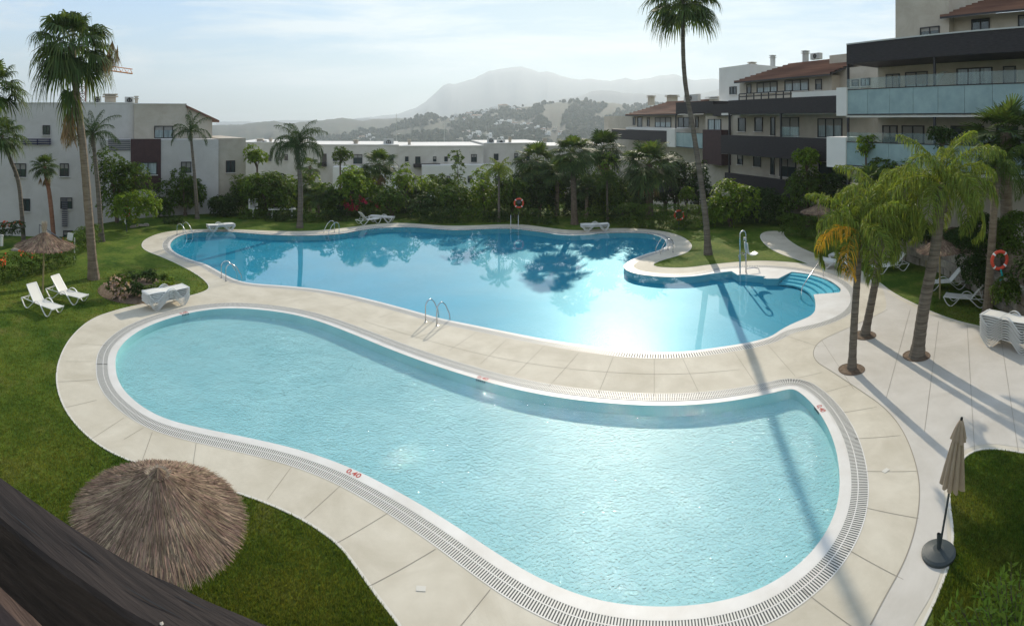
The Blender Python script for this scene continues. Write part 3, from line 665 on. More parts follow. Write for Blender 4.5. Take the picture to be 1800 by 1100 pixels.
WA.blk(1470, 1488, 8.1, 9.85, -1.2, .12, M['wall_white'], 'balcony_end'); WA.blk(1453, 1486.5, 4.95, 6.8, -1.2, .62, M['wall_white'], 'balcony_end')
WA.blk(1500, 1850, -1.0, 4.9, -8, -2.9, M['wall_cream'], 'wall'); WA.blk(1543, 1850, 5.1, 8.0, -8, -3.0, M['wall_cream'], 'wall'); WA.blk(1543, 1850, 8.2, 11.28, -8, -3.0, M['wall_cream'], 'wall')
for px in (1491, 1643): 
    u_ = WA.u(px, -.15); MB().box((u_, -.15, 9.75), (.12, .12, 3.06)).build('column', M['frame'], WA.root); MB().box((u_, -.15, 6.55), (.12, .12, 2.9)).build('column', M['frame'], WA.root); MB().box((u_, -.15, 2.45), (.14, .14, 4.9)).build('column', M['frame'], WA.root)
for (a, b, t, m_) in ((1558, 1582, 130, 1), (1592, 1631, 126, 1), (1682, 1745, 119, 2), (1764, 1786, 116, 0)): WA.win(a, b, 8.25, WA.z((a + b) / 2, t, -3.0), -3.0, 'pane_light', m_)
for (a, b, t, m_) in ((1552, 1578, 210, 1), (1586, 1625, 209, 1), (1672, 1730, 208, 2), (1752, 1790, 208, 1)): WA.win(a, b, 5.15, 7.5, -3.0, 'pane', m_)
mb_ = MB(); c_ = WA.u(1640, -.6)
vs_ = []
for k in range(9):
    q = math.pi * k / 8 * .5; vs_ += [(c_ - .9 + .95 * math.sin(q), -.8, 8.6 + 1.9 * math.cos(q) * 1.0), (c_ - .9 + .95 * math.sin(q), -.25, 8.6 + 1.9 * math.cos(q))]
mb_.add(vs_, [(2 * i, 2 * i + 1, 2 * i + 3, 2 * i + 2) for i in range(8)]); mb_.build('glass_glare_panel', M['wall_white'], WA.root)  # white arc panel stands in for sunlight caught on the balcony glass
WA.blk(1574, 1668, 12.5, 17.5, -14, -6.5, M['wall_cream'], 'wall'); WA.blk(1650, 1880, 12.45, WA.z(1667, 32, -7.2), -14, -7.2, M['wall_cream'], 'wall')
WA.winp(1618, 1652, 47, 68, -6.5, 'pane', 1); WA.winp(1708, 1740, 33, 58, -7.2, 'pane', 1); WA.winp(1790, 1815, 26, 50, -7.2, 'pane', 1)
zE = WA.z(1652, 29, -6.0); WA.roof(WA.u(1652, -6.0), WA.u(1900, -6.0), zE, -6.0, zE + 2.6, -12, hipend=2.2)
# middle wing
WB = Fac(AZ, 28.45, 'apartment_block', 'middle right-hand apartment wing with dark clad balconies and a red tiled penthouse roof')
band(WB, 1280, 1472, 8.35, 9.6, -.35, 0); band(WB, 1253, 1280, 8.25, 9.45, -4.2, -2.0); band(WB, 1267, 1456, 4.8, 6.5, -.35, 0); band(WB, 1274, 1400, 1.6, 3.1, -.35, 0)
band(WB, 1456, 1475, 4.8, 6.5, -.35, -.1)
for z_ in (8.3, 4.75, 1.5): WB.blk(1268, 1500, z_, z_ + .2, -2.5, -.36, M['wall_white'], 'balcony_floor')
WB.blk(1240, 1560, -1, 8.3, -9, -2.5, M['wall_cream'], 'wall')
for px in (1282, 1373): 
    u_ = WB.u(px, -.2); MB().box((u_, -.2, 7.4), (.13, .13, 1.9)).build('column', M['frame'], WB.root); MB().box((u_, -.2, 3.95), (.13, .13, 1.7)).build('column', M['frame'], WB.root)
for (a, b, t, bt, m_, mm) in ((1245, 1268, 209, 229, 1, 'pane_light'), (1298, 1311, 207, 231, 0, 'pane'), (1327, 1341, 206, 231, 0, 'pane'), (1355, 1363, 206, 238, 0, 'pane'), (1374, 1405, 206, 239, 1, 'pane_light'), (1438, 1481, 208, 242, 2, 'pane_light'), (1297, 1306, 270, 289, 0, 'pane'), (1325, 1338, 272, 293, 0, 'pane'), (1355, 1362, 275, 307, 0, 'pane'), (1371, 1400, 278, 311, 1, 'pane'), (1440, 1480, 286, 320, 1, 'pane')): WB.winp(a, b, t, bt, -2.5, mm, m_)
VP = -4.6; zE = WB.z(1458, 129, VP + 1); zE2 = WB.z(1290, 140, VP + 1)
WB.blk(1300, 1462, 8.5, zE, -11, VP, M['wall_cream'], 'wall'); WB.blk(1264, 1318, 8.3, WB.z(1268, 119, VP - 1.5), -11, VP - 1.5, M['wall_white'], 'wall'); WB.blk(1458, 1530, 8.5, WB.z(1480, 95, VP - 2.6), -11, VP - 2.6, M['wall_cream'], 'wall')
WB.blk(1470, 1560, 8.5, WB.z(1500, 118, VP - 1), -10.5, VP - 1, M['wall_cream'], 'wall')
WB.roof(WB.u(1290, VP + 1), WB.u(1459, VP + 1), zE, VP + 1, zE + 2.1, VP - 5.0, hipend=2.2)
for (a, b, t, bt, m_, mm) in ((1313, 1321, 148, 165, 0, 'pane'), (1331, 1367, 144, 163, 2, 'pane_light'), (1380, 1422, 140, 160, 2, 'pane_light'), (1434, 1445, 139, 158, 0, 'pane')): WB.winp(a, b, t, bt, VP, mm, m_)
WB.winp(1283, 1295, 152, 166, VP - 1.5, 'pane', 1); WB.winp(1498, 1510, 140, 152, VP - 1, 'pane', 0); WB.winp(1514, 1530, 137, 151, VP - 1, 'pane_light', 1)
mb_ = MB(); 
for zz in (9.85, 10.1): WB.blk(1299, 1392, zz, zz + .08, -.25, -.15, None, mb=mb_)
for k in range(8): 
    u_ = WB.u(1299 + k * 13, -.2); mb_.box((u_, -.2, 9.85), (.07, .07, .5))
mb_.build('balcony_rail', M['frame'], WB.root); WB.blk(1392, 1470, 9.6, 10.0, -.3, -.05, M['wall_white'], 'parapet')
WB.blk(1237, 1300, 8.3, 9.75, -7, -4.3, M['wall_white'], 'parapet'); glassrun(WB, 1372, 1405, 6.5, 7.3, -.2, 1.5, 'clear', 'wind_screen', False)
WB.chimney(1352, 1358, 97, 112, VP - 5.2, 'metal_grey'); WB.chimney(1408, 1416, 89, 104, VP - 5.2, 'metal_grey'); WB.acunit(1424, 1440, 93, 104, VP - 5.2); WB.chimney(1313, 1321, 109, 119, VP - 5)
# far wing
WC = Fac(AZ, 30.0, 'apartment_block', 'farthest right-hand apartment wing with a low tiled roof just above the fan palms')
band(WC, 1075, 1176, 5.35, 6.65, -.35, 0); WC.blk(1172, 1186, 4.9, 6.95, -1, .3, M['wall_white'], 'balcony_end'); glassrun(WC, 1187, 1235, 5.0, 6.5, .1); band(WC, 1235, 1268, 3.5, 6.9, -2, .2, 'clad_brown', 'cladding_panel')
band(WC, 1188, 1253, 8.55, 9.8, -2.6, -.6, 'clad', 'parapet'); WC.blk(1050, 1262, -3, 5.3, -9, -2.4, M['wall_cream'], 'wall'); WC.blk(1062, 1262, 5.3, 8.5, -9, -2.8, M['wall_cream'], 'wall')
WC.blk(1100, 1200, 5.3, 6.95, -2.8, -1.2, M['wall_white'], 'parapet')
zE = WC.z(1143, 201, -1.8); WC.roof(WC.u(1099, -1.8), WC.u(1188, -1.8), zE, -1.8, zE + 1.9, -7.5, hipend=2.6)
for (a, b, t, bt, m_, mm) in ((1113, 1117, 206, 220, 0, 'pane'), (1121, 1129, 206, 224, 0, 'pane'), (1138, 1142, 206, 222, 0, 'pane'), (1152, 1180, 206, 224, 2, 'pane_light'), (1192, 1212, 206, 224, 1, 'pane'), (1223, 1228, 205, 224, 0, 'pane')): WC.winp(a, b, t, bt, -2.8, mm, m_)
for c in ((1136, 1142, 168, 181), (1168, 1178, 167, 180)): WC.chimney(*c, -7.6)
WC.acunit(1202, 1226, 166, 178, -5); WC.chimney(1238, 1262, 170, 178, -6, 'wall_white')
for px in (1188, 1283): 
    u_ = WC.u(px, -.7); MB().box((u_, -.7, 7.6), (.14, .14, 1.9)).build('column', M['frame'], WC.root)
# ---- tower crane beyond the left block
def crane():
    d = 130.0; b = P(145, 300, d); t = thing('tower_crane', (b.x, b.y, -8), -A(145) * 1.0, 'red and orange lattice tower crane rising behind the left apartment block', 'crane')
    ms = MB(); w = .8; ztop = H + (212 - 122) / F * d + 8
    for sx in (-w, w):
        for sy in (-w, w): ms.tube([(sx, sy, 0), (sx, sy, ztop)], .11, 4)
    k = 0; z = 0.0
    while z < ztop - 1.6:
        for (a, b_) in (((-w, -w), (w, -w)), ((w, -w), (w, w)), ((w, w), (-w, w)), ((-w, w), (-w, -w))):
            if k % 2: a, b_ = b_, a
            ms.tube([(*a, z), (*b_, z + 1.6)], .07, 4); ms.tube([(*a, z), (*b_, z)], .06, 4)
        z += 1.6; k += 1
    ms.build('mast', M['crane_red'], t)
    jb = MB(); L0, L1 = -6.0, 12.2; zz = ztop + .6; sl = -.13
    for (dy, dz) in ((-.5, 0), (.5, 0), (0, 1.1)): jb.tube([(L0, dy, zz + dz - sl * L0 * -1), (L1, dy, zz + dz + sl * L1)], .11, 4)
    x = L0; 
    while x < L1 - 1:
        f = lambda q: zz + (sl * q if q > 0 else sl * q)
        jb.tube([(x, -.5, f(x)), (x + .7, 0, f(x) + 1.1), (x + 1.4, -.5, f(x + 1.4))], .06, 4); jb.tube([(x, .5, f(x)), (x + .7, 0, f(x) + 1.1), (x + 1.4, .5, f(x + 1.4))], .06, 4); x += 1.4
    jb.build('jib', M['crane_orange'], t)
M['crane_red'] = mat('crane_red', (0.20, 0.05, 0.05), .6); M['crane_orange'] = mat('crane_orange', (0.75, 0.30, 0.12), .6)
crane()
# ------------------------------------------------------------------ far landscape
M['mountain'] = mat('mountain_rock', (0.05, 0.065, 0.075), 0.95, col2=(0.09, 0.10, 0.10), scale=0.003, coord='World')
M['hill'] = mat('dry_hillside', (0.026, 0.038, 0.018), 0.95, col2=(0.052, 0.048, 0.030), scale=0.012, coord='World', detail=8, ramp=(.4, .68))
M['scrub'] = mat('scrub', (0.022, 0.036, 0.014), 0.9, island=0.3)
M['house_white'] = mat('house_white', (0.74, 0.72, 0.68), 0.85)
M['house_cream'] = mat('house_cream', (0.52, 0.46, 0.37), 0.85)
M['house_roof'] = mat('house_roof', (0.30, 0.15, 0.09), 0.85)
from mathutils import noise as MN
def fbm(x, y, o=4): return MN.fractal(Vector((x, y, 0.37)), 0.9, 2.1, o)
def ridge(name, prof, dist, depth, base, mat_, rough, step=4.0, rows=14, seed=0.0, base_front=None):
    """a range of hills: crest follows the skyline at its real distance, slopes fall to the front and back"""
    xs = np.arange(prof[0][0], prof[-1][0] + step, step); px = [p[0] for p in prof]; py = [p[1] for p in prof]
    vs = []; fs = []; n = len(xs)
    for j in range(rows):
        f = j / (rows - 1) * 2 - 1        # -1 front foot, 0 crest, 1 back foot
        for i, x in enumerate(xs):
            y = float(np.interp(x, px, py)); zc = H + (HY - y) / F * dist
            d = dist + f * depth; k = (1 - abs(f)) ** 0.85
            nz = fbm(x * .03 + seed, f * 2.2 + seed) * rough * (.35 + min(1, abs(f) * 3) * .65)
            a = A(x); z = base + (zc - base) * k + nz * (1 if abs(f) < .99 else 0)
            if f > 0: z = min(z, zc)
            vs.append((d * math.sin(a), d * math.cos(a), z))
    for j in range(rows - 1):
        for i in range(n - 1): fs.append((j * n + i, j * n + i + 1, (j + 1) * n + i + 1, (j + 1) * n + i))
    o = link(name, mesh_from(name, vs, fs, mat_, True)); return tag(o, kind='structure')
ridge('mountains', [(380,214),(450,213),(520,210),(560,211),(620,207),(700,199),(730,188),(748,176),(765,160),(778,147),(790,142),(799,145),(815,141),(834,135),(846,127),(860,120),(880,117),(900,114),(914,112),(930,116),(948,122),(962,121),(975,126),(990,132),(1004,134),(1030,134),(1060,140),(1075,139),(1100,132),(1120,135),(1145,133),(1160,129),(1185,126),(1200,131),(1220,136),(1260,135),(1300,142),(1400,160),(1500,200)], 5000, 1800, -60, M['mountain'], 26)
ridge('foothills', [(560,214),(620,209),(700,206),(780,206),(860,196),(900,184),(940,176),(980,173),(1010,168),(1040,157),(1062,155),(1100,158),(1150,162),(1200,166),(1240,158),(1280,150),(1340,150),(1420,175),(1500,205)], 3000, 900, -60, M['mountain'], 14, seed=3.1)
ridge('low_hills', [(330,222),(400,219),(440,216),(480,213),(520,214),(560,211),(590,207),(612,206),(640,210),(675,208),(700,207),(740,213),(800,220)], 1900, 700, -50, M['hill'], 16, seed=7.7)
HILL = [(520,246),(560,240),(600,237),(640,230),(680,222),(705,214),(728,205),(750,202),(780,206),(810,203),(840,198),(870,192),(900,188),(935,188),(960,181),(990,177),(1030,176),(1060,178),(1100,181),(1180,182),(1260,184),(1340,200),(1420,230)]
HD, HDEP, HB = 1350.0, 760.0, -85.0
hill_o = ridge('village_hill', HILL, HD, HDEP, HB, M['hill'], 12, step=2.5, rows=40, seed=1.3)
def hill_pt(px, f):
    y = float(np.interp(px, [p[0] for p in HILL], [p[1] for p in HILL])); zc = H + (HY - y) / F * HD; k = (1 - abs(f)) ** .85
    nz = fbm(px * .03 + 1.3, f * 2.2 + 1.3) * 12 * (.35 + min(1, abs(f) * 3) * .65); d = HD + f * HDEP; a = A(px)
    return Vector((d * math.sin(a), d * math.cos(a), HB + (zc - HB) * k + nz))
def hill_at(px, py):
    """front-slope point that shows at this photo point"""
    best = None
    for i in range(1, 60):
        p = hill_pt(px, -i / 62); d = p.to_2d().length; y = HY - (p.z - H) / d * F
        if best is None or abs(y - py) < best[0]: best = (abs(y - py), p)
    return best[1]
rnd = random.Random(5)
# scrub and trees that cover the far hill: one mass
def scrub_mass():
    mb = MB(); 
    for _ in range(9000):
        px = rnd.uniform(520, 1290); f = -rnd.random() ** .8 * .93; p = hill_pt(px, f)
        if MN.noise(Vector((px * .02, f * 5, 1.0))) < -0.25: continue
        r = rnd.uniform(2.5, 7.0); h = r * rnd.uniform(.8, 1.5); m = 6; q0 = rnd.random() * 6
        vs = [(p.x + r * rnd.uniform(.75, 1.1) * math.cos(q0 + 6.283 * k / m), p.y + r * math.sin(q0 + 6.283 * k / m), p.z - .8) for k in range(m)]
        vs += [(p.x + .7 * r * math.cos(q0 + 6.283 * k / m), p.y + .7 * r * math.sin(q0 + 6.283 * k / m), p.z + h * rnd.uniform(.55, .8)) for k in range(m)] + [(p.x, p.y, p.z + h)]
        mb.add(vs, [(k, (k + 1) % m, m + (k + 1) % m, m + k) for k in range(m)] + [(m + k, m + (k + 1) % m, 2 * m) for k in range(m)])
    tag(mb.build('hillside_scrub', M['scrub']), kind='stuff')
scrub_mass()
# the village: every villa a house of its own
GL = ['on the village hill crest', 'high on the village hill', 'half way down the village hill', 'low on the village hill', 'at the village hill foot']
HOUSES = [(884,189,16,6,'c'),(868,194,12,5,'w'),(900,193,12,4,'w'),(912,196,9,4,'w'),(852,198,12,4,'w'),(836,199,14,5,'w'),(825,203,10,4,'w'),(812,201,9,3,'w'),(800,205,9,4,'w'),(842,207,26,4,'w'),(870,204,14,3,'c'),(795,211,8,3,'w'),(818,210,10,3,'w'),
          (880,217,12,6,'w'),(893,219,14,7,'w'),(905,221,9,5,'w'),(872,222,8,5,'w'),(920,223,10,6,'w'),(932,222,11,5,'w'),(944,227,10,5,'w'),(925,230,9,4,'w'),(955,231,9,5,'w'),(963,236,10,4,'w'),(912,232,12,3,'c'),
          (820,235,14,5,'w'),(838,238,16,6,'w'),(826,243,18,5,'w'),(843,245,12,5,'w'),(860,240,10,5,'w'),(808,247,12,4,'c'),(985,236,8,4,'w'),(975,229,8,4,'c'),
          (648,240,9,4,'w'),(636,244,10,4,'c'),(655,246,10,4,'w'),(628,248,8,4,'w'),(690,222,8,3,'w'),(770,213,8,3,'c'),(757,215,9,3,'c'),(700,240,7,3,'w'),(880,246,12,4,'w'),(900,243,11,4,'w'),(935,243,10,4,'c')]
HL = []
for i, (px, py, w, h, c) in enumerate(HOUSES):
    p = hill_at(px, py); d = p.to_2d().length; W = w / F * d; Hh = h / F * d; dp = W * .55
    lvl = min(4, int((py - 188) / 13)); flat = (i % 3 != 0)
    nb = '%s %s villa %s, %s' % (['small', 'wide', 'tall'][0 if W < 8 else 1 if Hh < W * .45 else 2], 'white' if c == 'w' else 'cream', GL[max(0, lvl)], 'flat-roofed' if flat else 'with a tiled roof')
    lab = nb
    t = thing('hillside_house', p, -A(px) + rnd.uniform(-.3, .3), lab, 'house', 'white villas on the far village hill')
    HL.append((t, px))
    m = M['house_white'] if c == 'w' else M['house_cream']
    b = MB().box((0, 0, Hh / 2 - 1.5), (W, dp, Hh + 3)).box((W * .18, dp * .1, Hh + 1.2), (W * .5, dp * .6, 3.2)); b.build('wall', m, t)
    if not flat: MB().add([(-W * .55, -dp * .6, Hh), (W * .55, -dp * .6, Hh), (W * .55, dp * .6, Hh), (-W * .55, dp * .6, Hh), (-W * .4, 0, Hh + 1.8), (W * .4, 0, Hh + 1.8)], [(0, 1, 5, 4), (1, 2, 5), (2, 3, 4, 5), (3, 0, 4), (0, 3, 2, 1)]).build('roof', M['house_roof'], t)
    else: MB().box((-W * .3, 0, Hh + .25), (W * .38, dp * .9, .5)).build('roof', M['house_cream'], t)
    k = max(2, int(W / 3))
    for j in range(k):
        MB().box((-W / 2 + (j + .5) * W / k, -dp / 2 - .04, Hh * .6), (W / k * .45, .1, Hh * .32)).build('window', M['pane'], t)
uniquify(HL)
# two slender masts on the hill
for px, y0, y1, lab in ((697, 246, 199, 'tall thin lattice mast on the wooded slope left of the village'), (781, 247, 205, 'thinner pale mast rising in front of the village hill')):
    d = 420.0; b = P(px, y0, d); t = thing('radio_mast', b, 0, lab, 'mast')
    h = (y0 - y1) / F * d; MB().tube([(0, 0, -14), (0, 0, h)], [.28, .1], 6).build('pole', M['metal_grey'], t)
    for z in (.6, .75, .9): MB().box((0, 0, h * z), (1.6, .12, .12)).box((0, 0, h * z + .12), (.3, 1.2, .2)).build('antenna', M['metal_grey'], t)
# haze: one closed box of air
hz = MB().box((0, 3400, 220), (15000, 7800, 740))
hzo = hz.build('haze', None); tag(hzo, kind='stuff')
def haze_mat():
    m = bpy.data.materials.new('haze'); m.use_nodes = True; nt = m.node_tree; nt.nodes.clear()
    o = nt.nodes.new('ShaderNodeOutputMaterial'); v = nt.nodes.new('ShaderNodeVolumePrincipled'); v.inputs['Color'].default_value = (0.81, 0.92, 1.0, 1); v.inputs['Density'].default_value = HAZE_D; v.inputs['Anisotropy'].default_value = 0.3
    nt.links.new(v.outputs[0], o.inputs['Volume']); return m
HAZE_D = 0.00028
hzo.data.materials.append(haze_mat())
# ------------------------------------------------------------------ vegetation
M['leaf'] = mat('leaf_green', (0.074, 0.122, 0.018), 0.62, island=0.38, transl=0.34, spec=0.15)
M['leaf_light'] = mat('leaf_light_green', (0.135, 0.21, 0.024), 0.5, island=0.35, transl=0.45, spec=0.15)
M['leaf_dark'] = mat('leaf_dark_green', (0.040, 0.070, 0.017), 0.55, island=0.4, transl=0.25, spec=0.1)
M['fan_leaf'] = mat('fan_palm_leaf', (0.062, 0.098, 0.030), 0.62, island=0.4, transl=0.40, spec=0.2)
M['fan_dead'] = mat('dead_palm_leaf', (0.24, 0.165, 0.085), 0.85, island=0.35, transl=0.2)
M['feather'] = mat('queen_palm_leaf', (0.075, 0.12, 0.026), 0.6, island=0.35, transl=0.34, spec=0.2)
M['feather_bright'] = mat('sunlit_queen_palm_leaf', (0.14, 0.19, 0.038), 0.6, island=0.5, transl=0.42, spec=0.2)  # yellower copy of the queen palm leaf, sunlight brightened into its colour
M['feather_dark'] = mat('shaded_queen_palm_leaf', (0.035, 0.065, 0.022), 0.6, island=0.35, transl=0.3, spec=0.2)  # darker copy of the queen palm leaf, shade put into its colour
M['feather_yellow'] = mat('yellowed_palm_leaf', (0.50, 0.30, 0.03), 0.6, island=0.25, transl=0.4)
M['trunk'] = mat('palm_trunk', (0.12, 0.09, 0.06), 0.9, col2=(0.22, 0.175, 0.125), scale=2.0, stretch=(1, 1, 7), bump=0.7, bscale=5)
M['trunk_red'] = mat('reddish_palm_trunk', (0.20, 0.085, 0.05), 0.9, col2=(0.28, 0.14, 0.09), scale=2.0, stretch=(1, 1, 8), bump=0.6, bscale=5)
M['trunk_grey'] = mat('grey_palm_trunk', (0.075, 0.06, 0.045), 0.9, col2=(0.17, 0.145, 0.115), scale=1.6, stretch=(.6, .6, 9), bump=0.5, bscale=5)
M['bark'] = mat('bark', (0.08, 0.055, 0.04), 0.95, bump=.5, col2=(0.13, .1, .07), scale=6)
M['red_flower'] = mat('red_blossom', (0.38, 0.03, 0.06), 0.7, island=.3, transl=.3); M['orange_flower'] = mat('orange_blossom', (0.60, 0.10, 0.04), 0.7, island=.3, transl=.3)
M['pink_flower'] = mat('pale_pink_blossom', (0.45, 0.32, 0.26), 0.7, island=.3, transl=.3)
def nrm(a): return a / np.maximum(1e-9, np.linalg.norm(a, axis=-1, keepdims=True))
def leafquads(Pb, D, U, L_, W):
    """rhombic leaves: base, side, tip, side"""
    D = nrm(D); S = nrm(np.cross(D, U)); L_ = np.asarray(L_)[:, None]; W = np.asarray(W)[:, None]
    mid = Pb + D * L_ * .5 + nrm(np.cross(S, D)) * L_ * .06
    tip = Pb + D * L_
    return np.stack([Pb, mid + S * W * .5, tip, mid - S * W * .5], 1).reshape(-1, 3)
def crown_mesh(name, w, dpt, h, seed, m, leaf=0.27, dens=1.0, lobes=9, shape='round', top=None):
    r = np.random.default_rng(seed); Ls = []
    if shape == 'round':
        for i in range(lobes):
            v = r.normal(size=3); v /= np.linalg.norm(v); v *= r.uniform(.25, .72)
            rad = r.uniform(.26, .44)
            Ls.append((v[0] * w / 2, v[1] * dpt / 2, v[2] * h / 2, rad * w * .62, rad * dpt * .62, rad * h * .55))
        Ls.append((0, 0, 0, w * .33, dpt * .33, h * .33))
    elif shape == 'column':
        k = max(3, int(h / w * 2))
        for i in range(k): Ls.append((r.uniform(-.12, .12) * w, r.uniform(-.12, .12) * dpt, (i / (k - 1) - .5) * h * .8, w * r.uniform(.34, .5), dpt * .42, h / k * .75))
    else:
        k = max(2, int(w / h / .8))
        for i in range(k):
            for j in (-.25, .25): Ls.append((((i + .5) / k - .5) * w, 0, j * h, w / k * .72, dpt * r.uniform(.42, .52), h * r.uniform(.26, .31)))
    PB = []; DD = []; 
    for (cx, cy_, cz, rx, ry, rz) in Ls:
        area = 4 * math.pi * ((rx * ry) ** 1.6 / 3 + (rx * rz) ** 1.6 / 3 + (ry * rz) ** 1.6 / 3) ** (1 / 1.6)
        n = int(max(6, area * 2.6 * dens / (leaf * 3.2) ** 2 * 1.5))
        v = nrm(r.normal(size=(n, 3))); v[:, 2] = np.where(v[:, 2] < -.55, -v[:, 2], v[:, 2])
        rad = r.uniform(.72, 1.05, size=(n, 1)); c = np.array([cx, cy_, cz]) + v * rad * np.array([rx, ry, rz])
        k = 7; ax = nrm(v + np.array([0, 0, .5])); 
        q = r.uniform(0, 6.283, size=(n, k)); e1 = nrm(np.cross(ax, r.normal(size=(n, 3)))); e2 = np.cross(ax, e1)
        d = e1[:, None] * np.cos(q)[..., None] + e2[:, None] * np.sin(q)[..., None] + ax[:, None] * r.uniform(-.25, .55, size=(n, k, 1)) + np.array([0, 0, -.18])
        PB.append(np.repeat(c, k, 0)); DD.append(d.reshape(-1, 3))
    PB = np.concatenate(PB); DD = np.concatenate(DD); n = len(PB)
    U = r.normal(size=(n, 3)) * .5 + np.array([0, 0, 1.0])
    V = leafquads(PB, DD, U, leaf * r.uniform(.7, 1.2, n), leaf * r.uniform(.32, .5, n))
    return quads_mesh(name, V, n, m), Ls
def tree(px, pt, pb, wpx, d, m, label, cat='tree', name='broadleaf_tree', seed=1, base=0.0, leaf=.27, dens=1.0, lobes=9, shape='round', flowers=None, trunk=True, group=None, dpt=None, nfl=140, ry=None):
    """crown spans photo rows pt..pb and wpx columns round px at distance d"""
    c = P(px, (pt + pb) / 2, d); w = wpx * (1.2 if shape == 'round' and wpx > 25 else 1) / F * d; h = (pb - pt) * (1.12 if shape == 'round' else 1) / F * d
    t = thing(name, (c.x, c.y, base), -A(px) if ry is None else ry, label, cat, group)
    me, Ls = crown_mesh('crown', w, dpt or w * .9, h, seed, m, leaf, dens, lobes, shape); cz = c.z - base
    link('crown' if trunk else 'foliage', me, t, (0, 0, cz))
    if trunk:
        tb = MB(); r0 = max(.06, w * .035); fork = max(.3, cz - h * .35); tb.tube([(0, 0, -.15), (.04, .02, fork * .5), (0, 0, fork)], [r0 * 1.2, r0, r0 * .85], 8)
        for L_ in Ls[:6]: tb.tube([(0, 0, fork - .1), (L_[0] * .4, L_[1] * .4, fork + (cz + L_[2] - fork) * .6), (L_[0] * .9, L_[1] * .9, cz + L_[2])], [r0 * .6, r0 * .4, r0 * .15], 5)
        tb.build('trunk', M['bark'], t)
    if flowers:
        r = np.random.default_rng(seed + 99); idx = r.integers(0, len(Ls), nfl); L_ = np.array(Ls)[idx]
        fc = r.choice(len(Ls), size=max(1, len(Ls) // 2), replace=False); idx = r.choice(fc, nfl); L_ = np.array(Ls)[idx]
        v = nrm(r.normal(size=(nfl, 3)) + np.array([0, -1.0, .3])); p = L_[:, :3] + v * L_[:, 3:] * 1.05; k = 4
        Vq = leafquads(np.repeat(p, k, 0), r.normal(size=(nfl * k, 3)), r.normal(size=(nfl * k, 3)), np.full(nfl * k, .16), np.full(nfl * k, .11))
        link('blossom', quads_mesh('blossom', Vq, nfl * k, M[flowers]), t, (0, 0, cz))
    return t
def fan_mesh(seed, nf, Lp, Rf, m, e0=75, e1=-35, nb=26, droop=.35, name='crown', azr=None):
    r = np.random.default_rng(seed); Q = []
    for i in range(nf):
        f = i / max(1, nf - 1); el = R(e0 + (e1 - e0) * f ** .85 + r.uniform(-8, 8)); az = i * 2.39996 + r.uniform(-.25, .25) if azr is None else r.uniform(*azr)
        d = np.array([math.cos(el) * math.cos(az), math.cos(el) * math.sin(az), math.sin(el)]); L0 = Lp * r.uniform(.85, 1.15) * (.75 + .25 * min(1, f * 3))
        side = nrm(np.cross(d, [0, 0, 1.0]) if abs(d[2]) < .97 else np.array([1.0, 0, 0])); up = np.cross(side, d)
        hub = d * L0 + np.array([0, 0, -.12 * L0 * math.cos(el)]); w = .022
        for s_ in (side, up): Q.append([s_ * w, hub + s_ * w * .7, hub - s_ * w * .7, -s_ * w])
        d2 = nrm(d + np.array([0, 0, -.28 * math.cos(el)])); up = nrm(np.cross(side, d2)); tw = r.uniform(-.35, .35); side = nrm(side * math.cos(tw) + up * math.sin(tw)); up = np.cross(side, d2)
        rf = Rf * r.uniform(.8, 1.12)
        for k in range(nb):
            th = R(-118 + 236 * k / (nb - 1)) + r.uniform(-.03, .03); b = d2 * math.cos(th) + side * math.sin(th) + up * (.10 * abs(math.sin(th)) + r.uniform(-.05, .05))
            L_ = rf * (.62 + .38 * max(0, math.cos(th * .7))) * r.uniform(.9, 1.08); bw = nrm(np.cross(b, up)) * L_ * .048
            p0 = hub; p1 = hub + b * L_ * .55 + np.array([0, 0, -.05 * L_]); dr = droop * r.uniform(.6, 1.3)
            p2 = p1 + (b * .32 + np.array([0, 0, -dr * .5])) * L_; p3 = p2 + (b * .14 + np.array([0, 0, -dr * .75])) * L_ * .7
            Q.append([p0 - bw * .25, p0 + bw * .25, p1 + bw, p1 - bw]); Q.append([p1 - bw, p1 + bw, p2 + bw * .5, p2 - bw * .5]); Q.append([p2 - bw * .5, p2 + bw * .5, p3 + bw * .1, p3 - bw * .1])
    V = np.array(Q).reshape(-1, 3); return quads_mesh(name, V, len(Q), m)
def skirt_mesh(seed, nf, L_, rad, m, spread=.35):
    """hanging bundle of dead fans against the trunk"""
    r = np.random.default_rng(seed); Q = []
    for i in range(nf):
        az = i * 2.39996; o = np.array([math.cos(az), math.sin(az), 0]); top = o * rad * r.uniform(.5, 1) + np.array([0, 0, -r.uniform(0, L_ * .5)]); hub = top + o * spread * r.uniform(.5, 1.2) + np.array([0, 0, -.35])
        side = np.array([-o[1], o[0], 0])
        for k in range(14):
            th = (k / 13 - .5) * 1.5; b = nrm(np.array([0, 0, -1.0]) + side * th * .55 + o * r.uniform(-.12, .2)); l = L_ * r.uniform(.35, .6); bw = nrm(side + r.normal(size=3) * .3) * .028
            p1 = hub + b * l * .6; p2 = hub + b * l + np.array([0, 0, -.05]); Q.append([hub - bw * .3, hub + bw * .3, p1 + bw, p1 - bw]); Q.append([p1 - bw, p1 + bw, p2 + bw * .2, p2 - bw * .2])
    V = np.array(Q).reshape(-1, 3); return quads_mesh('dead_fronds', V, len(Q), m)
